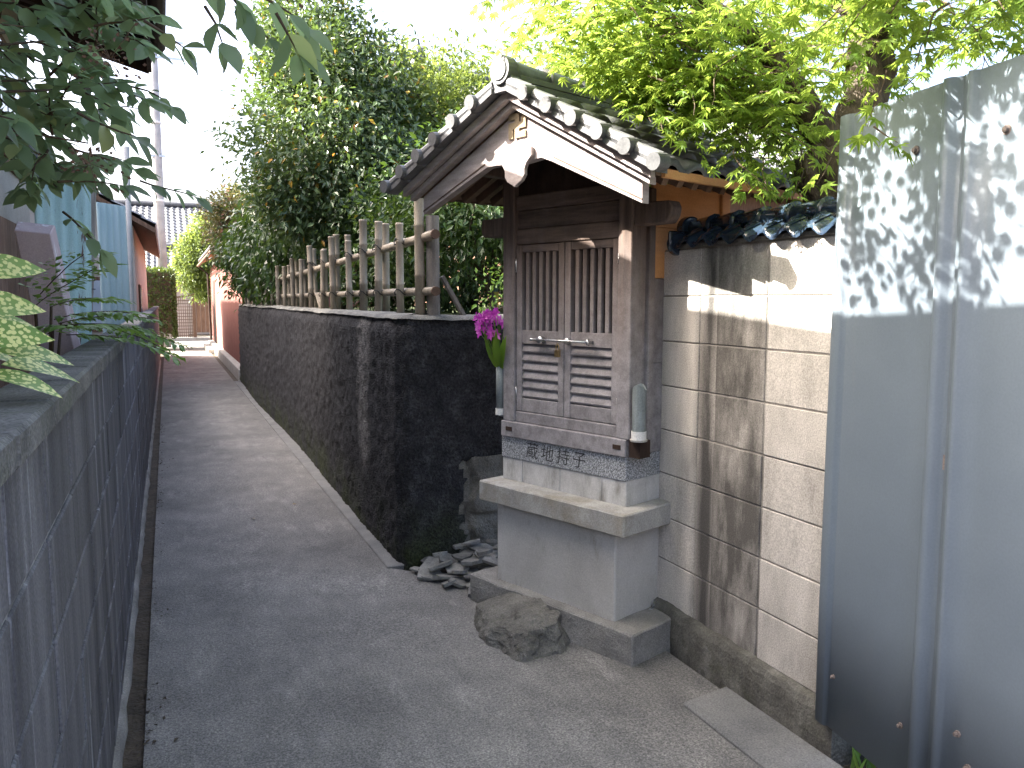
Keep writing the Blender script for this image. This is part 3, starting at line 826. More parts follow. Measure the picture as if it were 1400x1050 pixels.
# barge boards
def barge(sgn):
    tip = UC + sgn * .667
    up_ = lambda u: RZ(u, -.052)
    lo = [(tip, 1.912 + .03 * sgn), (UC + sgn * .2, 2.10 + .01 * sgn), (UC + sgn * .14, 2.112), (UC + sgn * .001, 2.10)]
    poly = lo + [(UC + sgn * .001, up_(UC)), (tip, up_(tip))]
    part('barge_board', prism(poly, lambda u, z: W(u, -.152, z), lambda u, z: W(u, -.112, z)), 'wood_gable', sh, bev=.002)
    lo2 = [(tip, lo[0][1] + .012), (UC + sgn * .21, lo[1][1] + .014), (UC + sgn * .21, lo[1][1] + .02), (tip, lo[0][1] + .018)]
    part('moulding', prism(lo2, lambda u, z: W(u, -.1545, z), lambda u, z: W(u, -.15, z)), 'wood_v', sh)
barge(1); barge(-1)
# pendant ornament and temple emblem
gp = [(UC + dx, z) for dx, z in ((-.10, 2.16), (-.105, 2.125), (-.075, 2.10), (-.062, 2.075), (-.062, 2.05), (-.045, 2.028), (-.02, 2.016), (0.0, 2.004), (.02, 2.016), (.045, 2.028), (.062, 2.05), (.062, 2.075), (.075, 2.10), (.105, 2.125), (.10, 2.16), (.06, 2.185), (-.06, 2.185))]
part('pendant', prism(gp, lambda u, z: W(u, -.172, z), lambda u, z: W(u, -.153, z)), 'wood_gable', sh, bev=.003)
mu, mz, ms, mt = .532, 2.262, .052, .0135            # left-facing manji, as seen from the front
# e = towards the viewer's right is -u: horizontal coordinate x runs to the right
man = []
for (x0, x1, z0, z1) in [(-mt, mt, -ms, ms), (-ms, -mt, -mt, mt), (mt, ms, -mt, mt), (-ms, -mt, ms - 1.9 * mt, ms), (mt, ms, -ms, -ms + 1.9 * mt), (-ms, -ms + 1.9 * mt, -ms, -mt), (ms - 1.9 * mt, ms, mt, ms)]:
    man.append(box(mu - x1, mu - x0, -.160, -.1525, mz + z0, mz + z1, W))
part('temple_emblem', join(*man), 'gold_wood', sh)
# gable infill, rafters, purlins
gz = lambda u: RZ(u, -.004)
part('gable_panel', prism([(.90, 2.02), (.90, gz(.90)), (UC, gz(UC)), (.15, gz(.15)), (.15, 2.02)], lambda u, z: W(u, .15, z), lambda u, z: W(u, .17, z)), 'wood_dark', sh)
for u in (.16, UC, .90): SB('purlin', u - .03, u + .03, -.11, 1.0, RZ(u) - .105, RZ(u) - .047, 'wood_v' if u > .5 else 'wood_orange')
raf = {}
for k in range(12):
    b = -.06 + .098 * k
    for sgn, ue in ((1, 1.235), (-1, -.168)):
        p0 = W(UC + sgn * .04, b, RZ(UC + sgn * .04) - .023); p1 = W(ue, b, RZ(ue) - .023)
        part('rafter', beam(p0, p1, .034, .044), 'wood_rafter', sh)
for ue in (1.262, -.192):
    part('eave_board', beam(W(ue - (.03 if ue < 0 else -.03), -.15, RZ(ue) - .002), W(ue - (.03 if ue < 0 else -.03), 1.03, RZ(ue) - .002), .02, .03), 'wood_orange' if ue < 0 else 'wood_v', sh)
# roof tiles
def pan_tile(pitch, length):
    """S tile: +x across, -y down the slope, z up; stepped front edge"""
    V, F = [], []
    n = 8
    for (yy, zz) in ((length * .12, -.004), (-length, .022), (-length, -.002)):
        for i in range(n + 1):
            t = i / n
            V.append(((t - .5) * pitch * 1.06, yy, zz + .017 * math.sin(2 * math.pi * t - .9)))
    for r in range(2):
        for i in range(n):
            a = r * (n + 1) + i; F.append((a, a + n + 1, a + n + 2, a + 1))
    return V, F
PT = raw('tile', *pan_tile(.165, .165), 'roof_tile', True)
tiles = part('tile_bed', slope_prism(UL + .012, UC, .021, .03, -.20, 1.045), 'roof_tile', sh)
for sgn in (1, -1):
    edge = UL + .03 if sgn > 0 else UR - .03
    L = abs(edge - UC)
    sl = (RZ(edge) - RZ(UC)) / (edge - UC)           # dz/du
    dn = Vector(W(edge, 0, RZ(edge))) - Vector(W(UC, 0, RZ(UC))); dn.normalize()
    ac = EB.copy() * (-1 if sgn > 0 else 1); ac = EB.copy()
    nn = ac.cross(-dn); 
    if nn.z < 0: ac = -ac; nn = ac.cross(-dn)
    mt_ = Matrix((ac, -dn, nn)).transposed()
    rows = 5
    for r in range(rows):
        u = UC + sgn * (L * r / rows)
        for k in range(8):
            b = -.10 + .16 * k
            inst('tile', PT, Vector(W(u, b, RZ(u, .036))), sh, mt_)
    # verge: round tiles stepping down the gable edge, round ends to the front
    nv = 6
    for r in range(nv):
        u = UC + sgn * (L * (r + .35) / nv); u2 = UC + sgn * (L * (r + 1.25) / nv)
        a = Vector(W(u, -.235, RZ(u, .066))); e = Vector(W(u2, -.235, RZ(u2, .074)))
        part('verge_tile', join(tube([a, a.lerp(e, .93), e], [.026, .028, .028], 12), tube([Vector(W(u2, -.285, RZ(u2, .064))), Vector(W(u2, -.225, RZ(u2, .068)))], [.031, .032], 16),
                                slope_prism(u, u2, .03, .052, -.262, -.2)), 'roof_tile', sh, smooth=False)
for k in range(6):
    b = -.21 + .21 * k
    part('ridge_tile', tube([W(UC, b, 2.462), W(UC, b + .02, 2.462), W(UC, b + .22, 2.456)], [.062, .058, .052], 14), 'roof_tile', sh, smooth=True)
part('ridge_end_tile', join(tube([W(UC - .005, -.262, 2.470), W(UC - .005, -.215, 2.470)], [.058, .060], 20), tube([W(UC - .005, -.267, 2.470), W(UC - .005, -.26, 2.470)], [.042, .046], 20), prism([(UC - .10, 2.385), (UC + .10, 2.385), (UC + .06, 2.44), (UC - .06, 2.44)], lambda u, z: W(u, -.25, z), lambda u, z: W(u, -.2, z))), 'roof_tile', sh)
for r in range(3): SB('ridge_course', UC - .058, UC + .058, -.19, 1.03, 2.376 + .026 * r, 2.40 + .026 * r, 'roof_tile', bev=.002)

# ================================================================= THINGS ABOUT THE SHRINE
vl = thing('flower_vase', W(.958, .13, .955), 'narrow grey tube vase holding purple flowers at the left of the shrine', 'vase', 'tube vases on the shrine posts')
part('tube', tube([W(.958, .13, .985), W(.958, .13, 1.20)], .021, 16), 'vase_grey', vl, smooth=True)
part('bottom_cap', tube([W(.958, .13, .955), W(.958, .13, .987)], .0245, 16), 'white_plastic', vl)
part('bracket', join(box(.924, .96, .12, .14, .95, .957, W)), 'steel', vl)
vr = thing('flower_vase', W(.075, .09, .945), 'empty split grey tube vase with white base at the right of the shrine', 'vase', 'tube vases on the shrine posts')
def open_tube(c, r, z0, z1, n=20):
    V, F = [], []
    rings = [(r, z0), (r, z1), (r - .003, z1), (r - .003, z0 + .01)]
    for rr, z in rings:
        for k in range(n):
            t = 2 * math.pi * k / n; V.append((c[0] + rr * math.cos(t), c[1] + rr * math.sin(t), z + (.012 * math.sin(t * 2) if z == z1 else 0)))
    for j in range(3):
        for k in range(n):
            k2 = (k + 1) % n; F.append((j * n + k, j * n + k2, (j + 1) * n + k2, (j + 1) * n + k))
    F.append(tuple(3 * n + k for k in range(n))); return V, F
part('tube', open_tube(W(.078, .12, 0), .029, .975, 1.165), 'vase_grey', vr)
part('bottom_cap', tube([W(.078, .12, .942), W(.078, .12, .977)], .0325, 18), 'white_plastic', vr)
part('saucer', tube([W(.078, .12, .934), W(.078, .12, .942)], [.036, .038], 20), 'slab_concrete', vr)
part('support_block', box(.07, .128, .12, .19, .858, .933, W), 'wood_dark', vr)
# purple flowers
fl = thing('flower_bunch', W(.958, .13, 1.2), 'bunch of purple orchids with long green leaves in the tube vase', 'flowers')
BL = leaf_template(.10, .3, .25, 4)
blade = raw('leaf', BL[0], BL[1], 'blade_leaf', True)
base = Vector(W(.958, .13, 1.17))
for k in range(7):
    a = R(-20 + 55 * (k - 3) / 3)
    d = (EL * math.sin(a) * .7 - EB * (.25 + .25 * (k % 3)) + Vector((0, 0, 1.1))).normalized()
    n = (-EB + EL * .4 * math.sin(a * 2)).normalized()
    inst('leaf', blade, base, fl, leaf_mtx(d, n, .17 + .03 * (k % 3)))
petal_t = leaf_template(.26, .2, .2, 2)
for k in range(26):
    u, z = .990 + rng.normal() * .036, 1.355 + rng.random() * .11
    c = Vector(W(u + .01, .09 + rng.normal() * .025, z))
    n = 6
    ang = np.linspace(0, 2 * math.pi, n, endpoint=False) + rng.random()
    D = np.array([np.array(EL) * math.cos(t) + np.array([0, 0, 1]) * math.sin(t) * .9 - np.array(EB) * .35 for t in ang]) + rng.normal(size=(n, 3)) * .15
    N = np.repeat(-np.array(EB)[None], n, 0) + rng.normal(size=(n, 3)) * .3
    f = part('flower', scatter(petal_t, np.repeat(np.array(c)[None], n, 0), D, N, np.full(n, .034)), 'flower_petal', fl)
    part('stalk', tube([base + Vector((rng.normal() * .004, rng.normal() * .004, .02)), base.lerp(c, .6) + Vector((0, 0, .02)), c], .0018, 5), 'blade_leaf', fl)

# stepping rock in front of the plinth
def rock_mesh():
    bm = bmesh.new()
    # front row (towards the path) and back row of a worn, roughly wedge-shaped boulder
    top = [(1.31, 3.46, .085), (1.275, 3.22, .075), (1.37, 3.06, .105), (1.50, 3.05, .125), (1.575, 3.12, .15), (1.53, 3.30, .155), (1.45, 3.44, .13)]
    bot = [(1.285, 3.50, -.02), (1.235, 3.20, -.02), (1.30, 2.965, -.02), (1.52, 2.99, -.02), (1.62, 3.08, -.02), (1.56, 3.34, -.02), (1.48, 3.50, -.02)]
    vs = [bm.verts.new(p) for p in top + bot]
    n = len(top)
    bm.faces.new(vs[:n]); bm.faces.new(vs[n:][::-1])
    for i in range(n):
        bm.faces.new((vs[i], vs[n + i], vs[n + (i + 1) % n], vs[(i + 1) % n]))
    bmesh.ops.bevel(bm, geom=bm.edges[:], offset=.008, segments=1, affect='EDGES')
    bmesh.ops.triangulate(bm, faces=bm.faces[:])
    for _ in range(4):
        bmesh.ops.subdivide_edges(bm, edges=[e for e in bm.edges if e.calc_length() > .022], cuts=1)
        bmesh.ops.triangulate(bm, faces=bm.faces[:])
    V = []
    for v in bm.verts:
        c = v.co
        d = .036 * fbm(c.x * 6, c.y * 6, c.z * 8 + 2, 5) + .007 * fbm(c.x * 34, c.y * 34, c.z * 34, 3)
        o = Vector((c.x - 1.43, c.y - 3.2, .6 * (c.z - .02))).normalized()
        V.append(tuple(c + o * d))
    F = [tuple(v.index for v in f.verts) for f in (bm.verts.index_update(), bm.faces)[1]]
    bm.free(); return V, F
tag(part('rock', rock_mesh(), 'rock'), 'worn angular brown-grey boulder lying against the shrine base on the path', 'rock')

# heap of broken slabs in the corner
heap = [(1.27, 4.16, .0, .09), (1.36, 4.06, 0, .10), (1.32, 4.22, .02, .10), (1.43, 4.24, .03, .11), (1.42, 4.10, .03, .10), (1.38, 3.96, 0, .09), (1.47, 4.0, .02, .10), (1.52, 4.2, .05, .11), (1.52, 4.1, .06, .10), (1.45, 3.88, .0, .09),
        (1.54, 3.96, .04, .09), (1.6, 4.12, .08, .10), (1.62, 4.24, .08, .10), (1.6, 4.0, .07, .08), (1.34, 4.13, .045, .08), (1.47, 4.15, .075, .07), (1.41, 3.82, 0, .06), (1.57, 4.27, .11, .06), (1.66, 4.17, .13, .05), (1.44, 3.78, 0, .05), (1.68, 4.1, .12, .06), (1.3, 4.05, 0, .05), (1.56, 4.06, .11, .06), (1.25, 4.24, 0, .07), (1.25, 4.10, 0, .06), (1.33, 3.97, 0, .07), (1.31, 4.29, .03, .06), (1.37, 4.27, .06, .05), (1.50, 4.28, .09, .05), (1.40, 4.0, .04, .05)]
for i, (x, y, z, s) in enumerate(heap):
    n = random.randint(5, 7)
    a0 = random.random() * 6
    s *= 1.15; poly = [(s * random.uniform(.6, 1.05) * math.cos(a0 + 2 * math.pi * k / n), s * .62 * random.uniform(.6, 1.05) * math.sin(a0 + 2 * math.pi * k / n)) for k in range(n)]
    q = Matrix.Rotation(random.uniform(-.35, .35), 3, 'X') @ Matrix.Rotation(random.uniform(-.3, .3), 3, 'Y') @ Matrix.Rotation(random.uniform(-.6, 1.2), 3, 'Z')
    t = random.uniform(.010, .022)
    c = Vector((x, y, z + .012))
    o = part('rubble_shard', prism(poly, lambda a, b: tuple(c + q @ Vector((a, b, t))), lambda a, b: tuple(c + q @ Vector((a * .95, b * .95, 0)))), 'shard', None, bev=.001)
    tag(o, 'flat broken grey slab piece in the rubble heap between black wall and shrine base', 'rubble', 'broken slab pieces in the corner')

# ================================================================= BAMBOO FENCE ON THE BLACK WALL
bf = thing('bamboo_fence', (1.36, 9, 1.40), 'weathered open bamboo pole fence standing on the black wall', 'fence')
def bamboo(h, r=.028, n=12):
    zs, rs = [], []
    z = 0
    while z < h:
        z2 = min(h, z + .24 + .05 * random.random())
        zs += [z, z2 - .016, z2 - .008]; rs += [r, r, r * 1.13]
        z = z2
    zs.append(h); rs.append(r * .97)
    return tube([(0, 0, a) for a in zs], rs, n)
BP = [raw('pole', *bamboo(.62 + .03 * k, .0235 + .0015 * k, 10), 'bamboo', True) for k in range(4)]
y = 4.80; k = 0
near = [(4.80, .02), (5.36, .0), (5.50, -.04), (5.80, -.01), (6.28, .02), (6.72, .0)]
ys = [a for a, _ in near]; yy = 6.95
while yy < 15.4:
    ys.append(yy); yy += random.uniform(.24, .38)
for i, y in enumerate(ys):
    front = i % 3 != 2 if i < 6 else i % 2 == 0
    x = 1.352 - .045 if front else 1.352 + .045
    rot = Matrix.Rotation(random.uniform(-.03, .03), 3, 'X') @ Matrix.Rotation(random.uniform(-.02, .03), 3, 'Y') @ Matrix.Rotation(random.random() * 6, 3, 'Z')
    z0 = 1.41
    inst('pole', BP[i % 4], (x, y, z0 + random.uniform(-.05, .0) - max(0, y - 6.8) * .026), bf, rot)
    if y < 8.5:
        for z in (1.575, 1.875):
            part('binding', tube([(x + .03 * math.cos(t) * 1.1, y + .034 * math.sin(t), z + .018 * math.sin(2 * t)) for t in np.linspace(0, 2 * math.pi, 11)], .0035, 5), 'black_twine', bf)
def long_bamboo(p, q, r):
    p, q = Vector(p), Vector(q); L = (q - p).length; pts, rs = [], []; d = 0
    while d < L:
        d2 = min(L, d + .3)
        pts += [p.lerp(q, d / L), p.lerp(q, max(d, d2 - .014) / L), p.lerp(q, max(d, d2 - .006) / L)]; rs += [r, r, r * 1.12]; d = d2
    pts.append(q); rs.append(r)
    return tube(pts, rs, 10)
part('rail', long_bamboo((1.352, 4.24, 1.882), (1.36, 15.5, 1.72), .026), 'bamboo', bf, smooth=True)
part('rail', long_bamboo((1.352, 4.24, 1.575), (1.36, 15.5, 1.57), .024), 'bamboo', bf, smooth=True)
for z in (1.882, 1.575):
    part('rail_end', tube([(1.352, 4.2385, z), (1.352, 4.225, z)], [.0265, .026], 12), 'wood_rafter', bf)
part('end_post', tube([(1.40, 4.43, 1.40), (1.40, 4.43, 2.0)], .038, 14), 'wood_grey', bf, smooth=False)
inst('pole', BP[3], (1.325, 4.44, 1.41), bf)
part('brace', beam((1.45, 4.42, 1.66), (1.60, 4.43, 1.41), .035, .02), 'wood_grey', bf)
part('brace', beam((1.31, 7.5, 1.40), (1.30, 7.72, 1.58), .03, .03), 'bamboo', bf)

# ================================================================= TREES AND SHRUBS OF THE GARDEN
def tree(name, base, fork, label, cat, m, blobs, r0, size, seed, tmpl=None, group=None, nl=10, bark='bark', down=.3):
    rg = np.random.default_rng(seed)
    t = thing(name, base, label, cat, group)
    tips = []
    for j, (c, rad, cl, per, sp) in enumerate(blobs):
        tips.append(crown(rg, t, m if isinstance(m, str) else m[j % len(m)], c, rad, cl, per, sp, size, tmpl, seed=seed * 1.7 + j, down=down, lump=.45))
    part('trunk', limbs(rg, base, fork, np.concatenate(tips), r0, nl), bark, t, smooth=True)
    return t
QL, LL = quad_leaf(.24), quad_leaf(.15, .3)
tree('evergreen_tree', (1.79, 9.15, 1.3), (1.76, 9.2, 2.9), 'tall dense dark evergreen tree with a few yellow leaves rising behind the bamboo fence', 'tree', 'evergreen_leaf',
     [((1.72, 9.25, 3.35), (.78, 1.2, 1.25), 460, 36, .12), ((1.55, 9.4, 4.35), (.5, .7, .75), 170, 34, .11), ((1.38, 9.3, 2.75), (.45, .8, .55), 140, 34, .11), ((2.2, 9.0, 2.6), (.6, .8, .55), 130, 32, .12), ((2.2, 9.0, 3.6), (.6, .7, .8), 120, 32, .12)], .055, .075, 3, QL, nl=16)
tree('evergreen_tree', (3.5, 9.6, 1.4), (3.4, 9.6, 3.2), 'broad sunlit yellow-green tree between the tall evergreen and the shrine roof', 'tree', 'sunny_leaf',
     [((3.2, 9.6, 3.45), (1.2, 1.1, .95), 380, 32, .13), ((4.0, 9.9, 3.3), (1.0, 1.0, .8), 240, 32, .13), ((2.75, 10.2, 4.0), (.7, .8, .7), 150, 30, .13)], .08, .08, 4, QL, nl=14)
tree('garden_shrub', (2.75, 6.9, 1.35), (2.7, 6.9, 1.75), 'dark leafy shrub filling the gap between bamboo fence and shrine post', 'shrub', 'dark_leaf',
     [((2.6, 6.6, 2.42), (.75, .7, .55), 240, 34, .10), ((2.15, 7.3, 2.15), (.5, .6, .55), 120, 32, .10), ((3.3, 7.0, 2.3), (.7, .8, .8), 160, 32, .10)], .035, .065, 5, QL, nl=12)
tree('garden_shrub', (3.1, 8.3, 1.35), (3.1, 8.3, 1.8), 'deep green shrub wall at the back of the garden behind the lantern', 'shrub', 'dark_leaf',
     [((3.0, 8.4, 2.0), (1.0, .5, .75), 260, 32, .12), ((2.1, 8.6, 1.9), (.5, .5, .55), 120, 30, .12)], .04, .07, 6, QL, nl=12)
tree('garden_shrub', (2.35, 5.7, 1.35), (2.35, 5.7, 1.48), 'low bright green seedling shrub behind the black wall beside the shrine', 'shrub', 'nandina_leaf',
     [((2.32, 5.75, 1.62), (.16, .2, .17), 16, 9, .04)], .008, .045, 8, QL, nl=8)
tree('garden_shrub', (1.85, 12.0, 1.3), (1.8, 12, 1.9), 'drooping narrow-leaved shrub overhanging the far bamboo poles', 'shrub', 'dark_leaf',
     [((1.62, 11.8, 2.35), (.62, 1.3, .75), 260, 30, .12), ((1.5, 13.5, 2.2), (.5, 1.0, .65), 150, 30, .12)], .035, .13, 9, LL, nl=12, down=1.2)
tree('garden_shrub', (1.6, 15.4, 1.3), (1.5, 15.5, 2.2), 'red-tipped bush at the far end of the black wall beside the red building', 'shrub', 'red_tip_leaf',
     [((1.28, 15.4, 2.75), (.55, .8, .75), 200, 30, .10), ((1.15, 16.2, 3.0), (.4, .6, .5), 90, 28, .10), ((1.45, 15.0, 2.1), (.35, .6, .5), 80, 28, .10)], .04, .085, 10, QL, nl=12)
tree('street_tree', (1.55, 30.6, 0), (1.4, 30.5, 1.8), 'pale yellow-green tree in sunlight at the far end of the path', 'tree', 'sunny_leaf',
     [((1.15, 30.3, 2.75), (.85, .9, 1.05), 300, 30, .14), ((1.6, 30.5, 3.7), (.7, .8, .8), 150, 30, .14)], .06, .13, 11, QL, nl=10)
tree('street_tree', (7.5, 13.5, 1.2), (7.4, 13.5, 4.0), 'bright tree crown standing behind the shrine roof and the maple', 'tree', 'sunny_leaf',
     [((7.3, 13.5, 4.6), (2.2, 2.0, 1.6), 420, 30, .22)], .12, .14, 12, QL, nl=12)
# trimmed hedge by the utility pole
hg = thing('trimmed_hedge', (-.28, 27, 0), 'box-shaped trimmed dark hedge at the far left end of the path', 'hedge')
rg = np.random.default_rng(21)
P, N = [], []
while len(P) < 5200:
    p = np.array([rg.uniform(-.95, .22), rg.uniform(26.3, 27.9), rg.uniform(.38, 2.45)])
    c = [(p[0] + .95, (-1, 0, 0)), (.22 - p[0], (1, 0, 0)), (p[1] - 26.3, (0, -1, 0)), (2.45 - p[2], (0, 0, 1))]
    d, n = min(c, key=lambda t: t[0])
    if d > .10: continue
    P.append(p); N.append(n)
P, N = np.array(P), np.array(N, float)
foliage('crown', scatter(QL, P, N * .5 + rg.normal(size=P.shape) * .7, N + rg.normal(size=P.shape) * .6, .07 + .05 * rg.random(len(P))), 'hedge_leaf', hg)
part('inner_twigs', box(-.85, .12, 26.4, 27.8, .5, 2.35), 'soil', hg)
for x, yb in ((-.6, 26.9), (-.2, 27.1)): part('trunk', tube([(x, yb, -.03), (x + .03, yb, .7)], .05, 8), 'bark', hg)

# garden lantern
ln = thing('garden_lantern', (2.81, 7.02, 1.3), 'small garden lamp with green cap on a yellow post in the dark garden', 'lamp')
part('post', tube([(2.81, 7.02, 1.3), (2.81, 7.02, 1.60)], .045, 12), 'lantern_yellow', ln)
part('lamp_box', tube([(2.81, 7.02, 1.60), (2.81, 7.02, 1.655)], .038, 10), 'lantern_green', ln)
part('cap', tube([(2.81, 7.02, 1.652), (2.81, 7.02, 1.665), (2.81, 7.02, 1.70), (2.81, 7.02, 1.735)], [.062, .06, .025, .006], 14), 'lantern_green', ln)

# ================================================================= MAPLE
mp = thing('maple_tree', (2.5, 2.5, 0), 'fresh green maple tree leaning over the shrine roof and the metal sheeting', 'tree')
tk = [(2.50, 2.50, -.03), (2.52, 2.50, .8), (2.545, 2.52, 1.5), (2.54, 2.575, 1.95), (2.655, 2.60, 2.19), (2.76, 2.64, 2.42), (2.79, 2.66, 2.67), (2.83, 2.73, 3.0), (2.80, 2.80, 3.5), (2.70, 2.9, 4.1)]
burlV, burlF = [], []
def burl(c, r, nu=20, nv=12, hole=None):
    V, F = [], []
    for j in range(nv + 1):
        for i in range(nu):
            a, b = 2 * math.pi * i / nu, math.pi * j / nv
            d = Vector((math.sin(b) * math.cos(a), math.sin(b) * math.sin(a), math.cos(b)))
            rr = r * (1 + .30 * fbm(d.x * 2 + c[0] * 7, d.y * 2, d.z * 2, 4))
            for hd, hw in (hole or ()):
                k = d.dot(Vector(hd).normalized())
                if k > hw: rr *= 1 - .75 * min(1, (k - hw) / (1 - hw) * 2.2)
            V.append(tuple(Vector(c) + Vector((d.x * rr, d.y * rr, d.z * rr * 1.25))))
    for j in range(nv):
        for i in range(nu):
            i2 = (i + 1) % nu; F.append((j * nu + i, j * nu + i2, (j + 1) * nu + i2, (j + 1) * nu + i))
    return V, F
def bumpy(VF, amp, f):
    V, F = VF
    return [tuple(Vector(v) + Vector((fbm(v[0] * f, v[1] * f, v[2] * f), fbm(v[1] * f + 5, v[0] * f, v[2] * f), 0)) * amp) for v in V], F
def dense(pts, n):
    pts = [Vector(p) for p in pts]; out = []
    for i in range(len(pts) - 1):
        for k in range(n): out.append(pts[i].lerp(pts[i + 1], k / n))
    return out + [pts[-1]]
def taper(n, a, b): return [a + (b - a) * i / (n - 1) for i in range(n)]
td = dense(tk, 4)
tr = [bumpy(tube(td, [.112 * (1 - .28 * i / (len(td) - 1)) * (1.15 if i < 3 else 1) for i in range(len(td))], 16), .03, 9)]
lims = [[(2.60, 2.60, 2.06), (2.49, 2.62, 2.21), (2.33, 2.60, 2.37), (2.14, 2.59, 2.52), (1.85, 2.62, 2.66), (1.5, 2.7, 2.78)],
        [(2.78, 2.65, 2.6), (2.6, 2.3, 2.8), (2.2, 1.95, 2.85), (1.8, 1.75, 2.82), (1.35, 1.75, 2.85)],
        [(2.79, 2.66, 2.7), (2.6, 2.9, 2.95), (2.2, 3.1, 3.0), (1.7, 3.1, 2.92)],
        [(2.82, 2.7, 2.9), (3.1, 3.1, 3.1), (3.3, 3.6, 3.1)], [(2.8, 2.66, 2.75), (2.7, 2.2, 2.75), (2.4, 1.7, 2.62), (2.0, 1.4, 2.5)],
        [(2.82, 2.75, 3.1), (2.3, 2.5, 3.3), (1.7, 2.2, 3.3), (1.2, 2.0, 3.1)]]
for i, l in enumerate(lims):
    d = dense(l, 3); r0 = (.085, .06, .05, .05, .05, .05)[i]
    tr.append(bumpy(tube(d, taper(len(d), r0, .012), 9), .015, 14))
tr.append(burl((2.42, 2.535, 2.02), .10, hole=[((-.55, -.75, .35), .86), ((-.45, -.8, -.45), .88)]))
tr.append(burl((2.50, 2.52, 1.90), .12))
part('trunk', join(*tr), 'bark', mp, smooth=True)

MT = maple_template()
rg = np.random.default_rng(31)
regions = [((1.70, 2.66, 2.46), (.36, .34, .32), 80), ((1.50, 2.80, 2.48), (.22, .24, .20), 34), ((1.85, 3.05, 2.78), (.48, .45, .28), 70), ((2.15, 2.75, 2.50), (.42, .35, .36), 70), ((1.85, 1.55, 2.50), (.45, .42, .18), 62),
           ((1.15, 1.95, 2.74), (.55, .55, .34), 62), ((3.0, 3.6, 2.75), (.9, .8, .55), 85), ((2.3, 1.9, 2.75), (.5, .4, .25), 30), ((1.95, 2.4, 2.28), (.32, .22, .16), 32),
           ((2.0, 2.78, 2.30), (.30, .30, .18), 50), ((2.35, 2.95, 2.45), (.45, .4, .32), 60), ((2.55, 1.85, 2.60), (.5, .5, .28), 80), ((3.0, 2.4, 2.85), (.5, .5, .35), 50)]
hang = [((1.80, 1.66, 2.14), (-.2, -.2, -1), 8), ((1.72, 1.62, 1.98), (.1, -.3, -.25), 5), ((1.70, 2.40, 2.12), (-.4, -.2, -.5), 14), ((1.62, 2.52, 2.16), (-.5, .1, -.6), 14), ((1.86, 2.36, 2.06), (-.2, -.3, -.5), 14), ((1.95, 2.30, 2.04), (-.4, -.2, -.35), 12), ((2.1, 2.3, 2.08), (-.3, -.3, -.4), 14), ((1.5, 2.72, 2.28), (-.6, .2, -.5), 14), ((1.42, 2.9, 2.45), (-.7, .2, -.4), 16), ((2.2, 2.3, 2.15), (-.2, -.4, -.4), 14), ((1.97, 2.02, 1.98), (-.4, -.3, -.2), 8)]
LP, LD, LN, LS, twigs = [], [], [], [], []
SDn = np.array(SD)
def leaf_ok(p):
    if 2.0 < p[0] < 2.62 and 1.75 < p[1] < 2.52 and p[2] < 2.62 and rg.random() < .8: return False    # the trunk's near side is bare
    q = p - np.array(O0); u, b = q @ np.array(EL), q @ np.array(EB)
    if -.34 < u < 1.4 and -.36 < b < 1.2 and p[2] < RZ(u, .14): return False          # inside the shrine roof
    if p[2] < 1.86 or (p[0] < 1.60 and p[2] < 2.32) or (p[0] < 1.45 and p[2] < 2.46): return False
    if u > .30 and b < -.1 and p[2] < 2.40: return False                                 # the gable peak stands clear of the crown
    if p[0] > 1.78 and p[1] < 2.0 and p[2] < 2.12 and (np.dot(p - np.array(S0), np.array(snrm)) < .03): return False
    t = (2.02 - p[0]) / SDn[0]
    if t > 0:
        s = p + SDn * t
        if 1.9 < s[1] < 3.0 and 1.38 < s[2] < 1.70 and rg.random() < .97: return False    # keeps the sunlit patch of the wall open
    bn = (-.15 - b) / (SDn @ np.array(EB))
    if bn > 0:
        s = p + SDn * bn; us = (s - np.array(O0)) @ np.array(EL)
        if -.25 < us < 1.25 and 1.86 < s[2] < 2.36 and rg.random() < .84: return False    # and of the gable
    return True
def spray(p0, d0, nleaf, step=.048):
    p, d = Vector(p0), Vector(d0).normalized()
    pts = [p.copy()]
    for i in range(nleaf // 2):
        d = (d + Vector((rg.normal() * .16, rg.normal() * .16, -.05 + rg.normal() * .07))).normalized()
        p = p + d * step; pts.append(p.copy())
        side = d.cross(Vector((0, 0, 1))).normalized()
        for sg in (-1, 1):
            ld = (d * .55 + side * sg * .8 + Vector((0, 0, -.25 + rg.normal() * .18))).normalized()
            lp = np.array(p + ld * .012)
            if leaf_ok(lp + np.array(ld) * .04):
                LP.append(lp); LD.append(np.array(ld)); LN.append(np.array([rg.normal() * .38, rg.normal() * .38, 1.0])); LS.append(.072 * (.72 + .5 * rg.random()))
    return pts
for c, rad, n in regions:
    for _ in range(n):
        v = rg.normal(size=3); v = v / np.linalg.norm(v) * rg.random() ** .4
        p = np.array(c) + v * np.array(rad)
        d = np.array([-.5, -.25, -.12]) + rg.normal(size=3) * np.array([.7, .7, .2])
        q = spray(p, d, 18)
        if leaf_ok(np.array(q[0])) and leaf_ok(np.array(q[-1])): twigs.append(tube(q, taper(len(q), .0035, .0012), 4, False))
for p, d, n in hang:
    q = spray(p, d, n, .04)
    if leaf_ok(np.array(q[-1])): twigs.append(tube(q, taper(len(q), .003, .001), 4, False))
LP, LD, LN, LS = map(np.array, (LP, LD, LN, LS))
part('twigs', join(*twigs), 'twig', mp, kind='stuff')
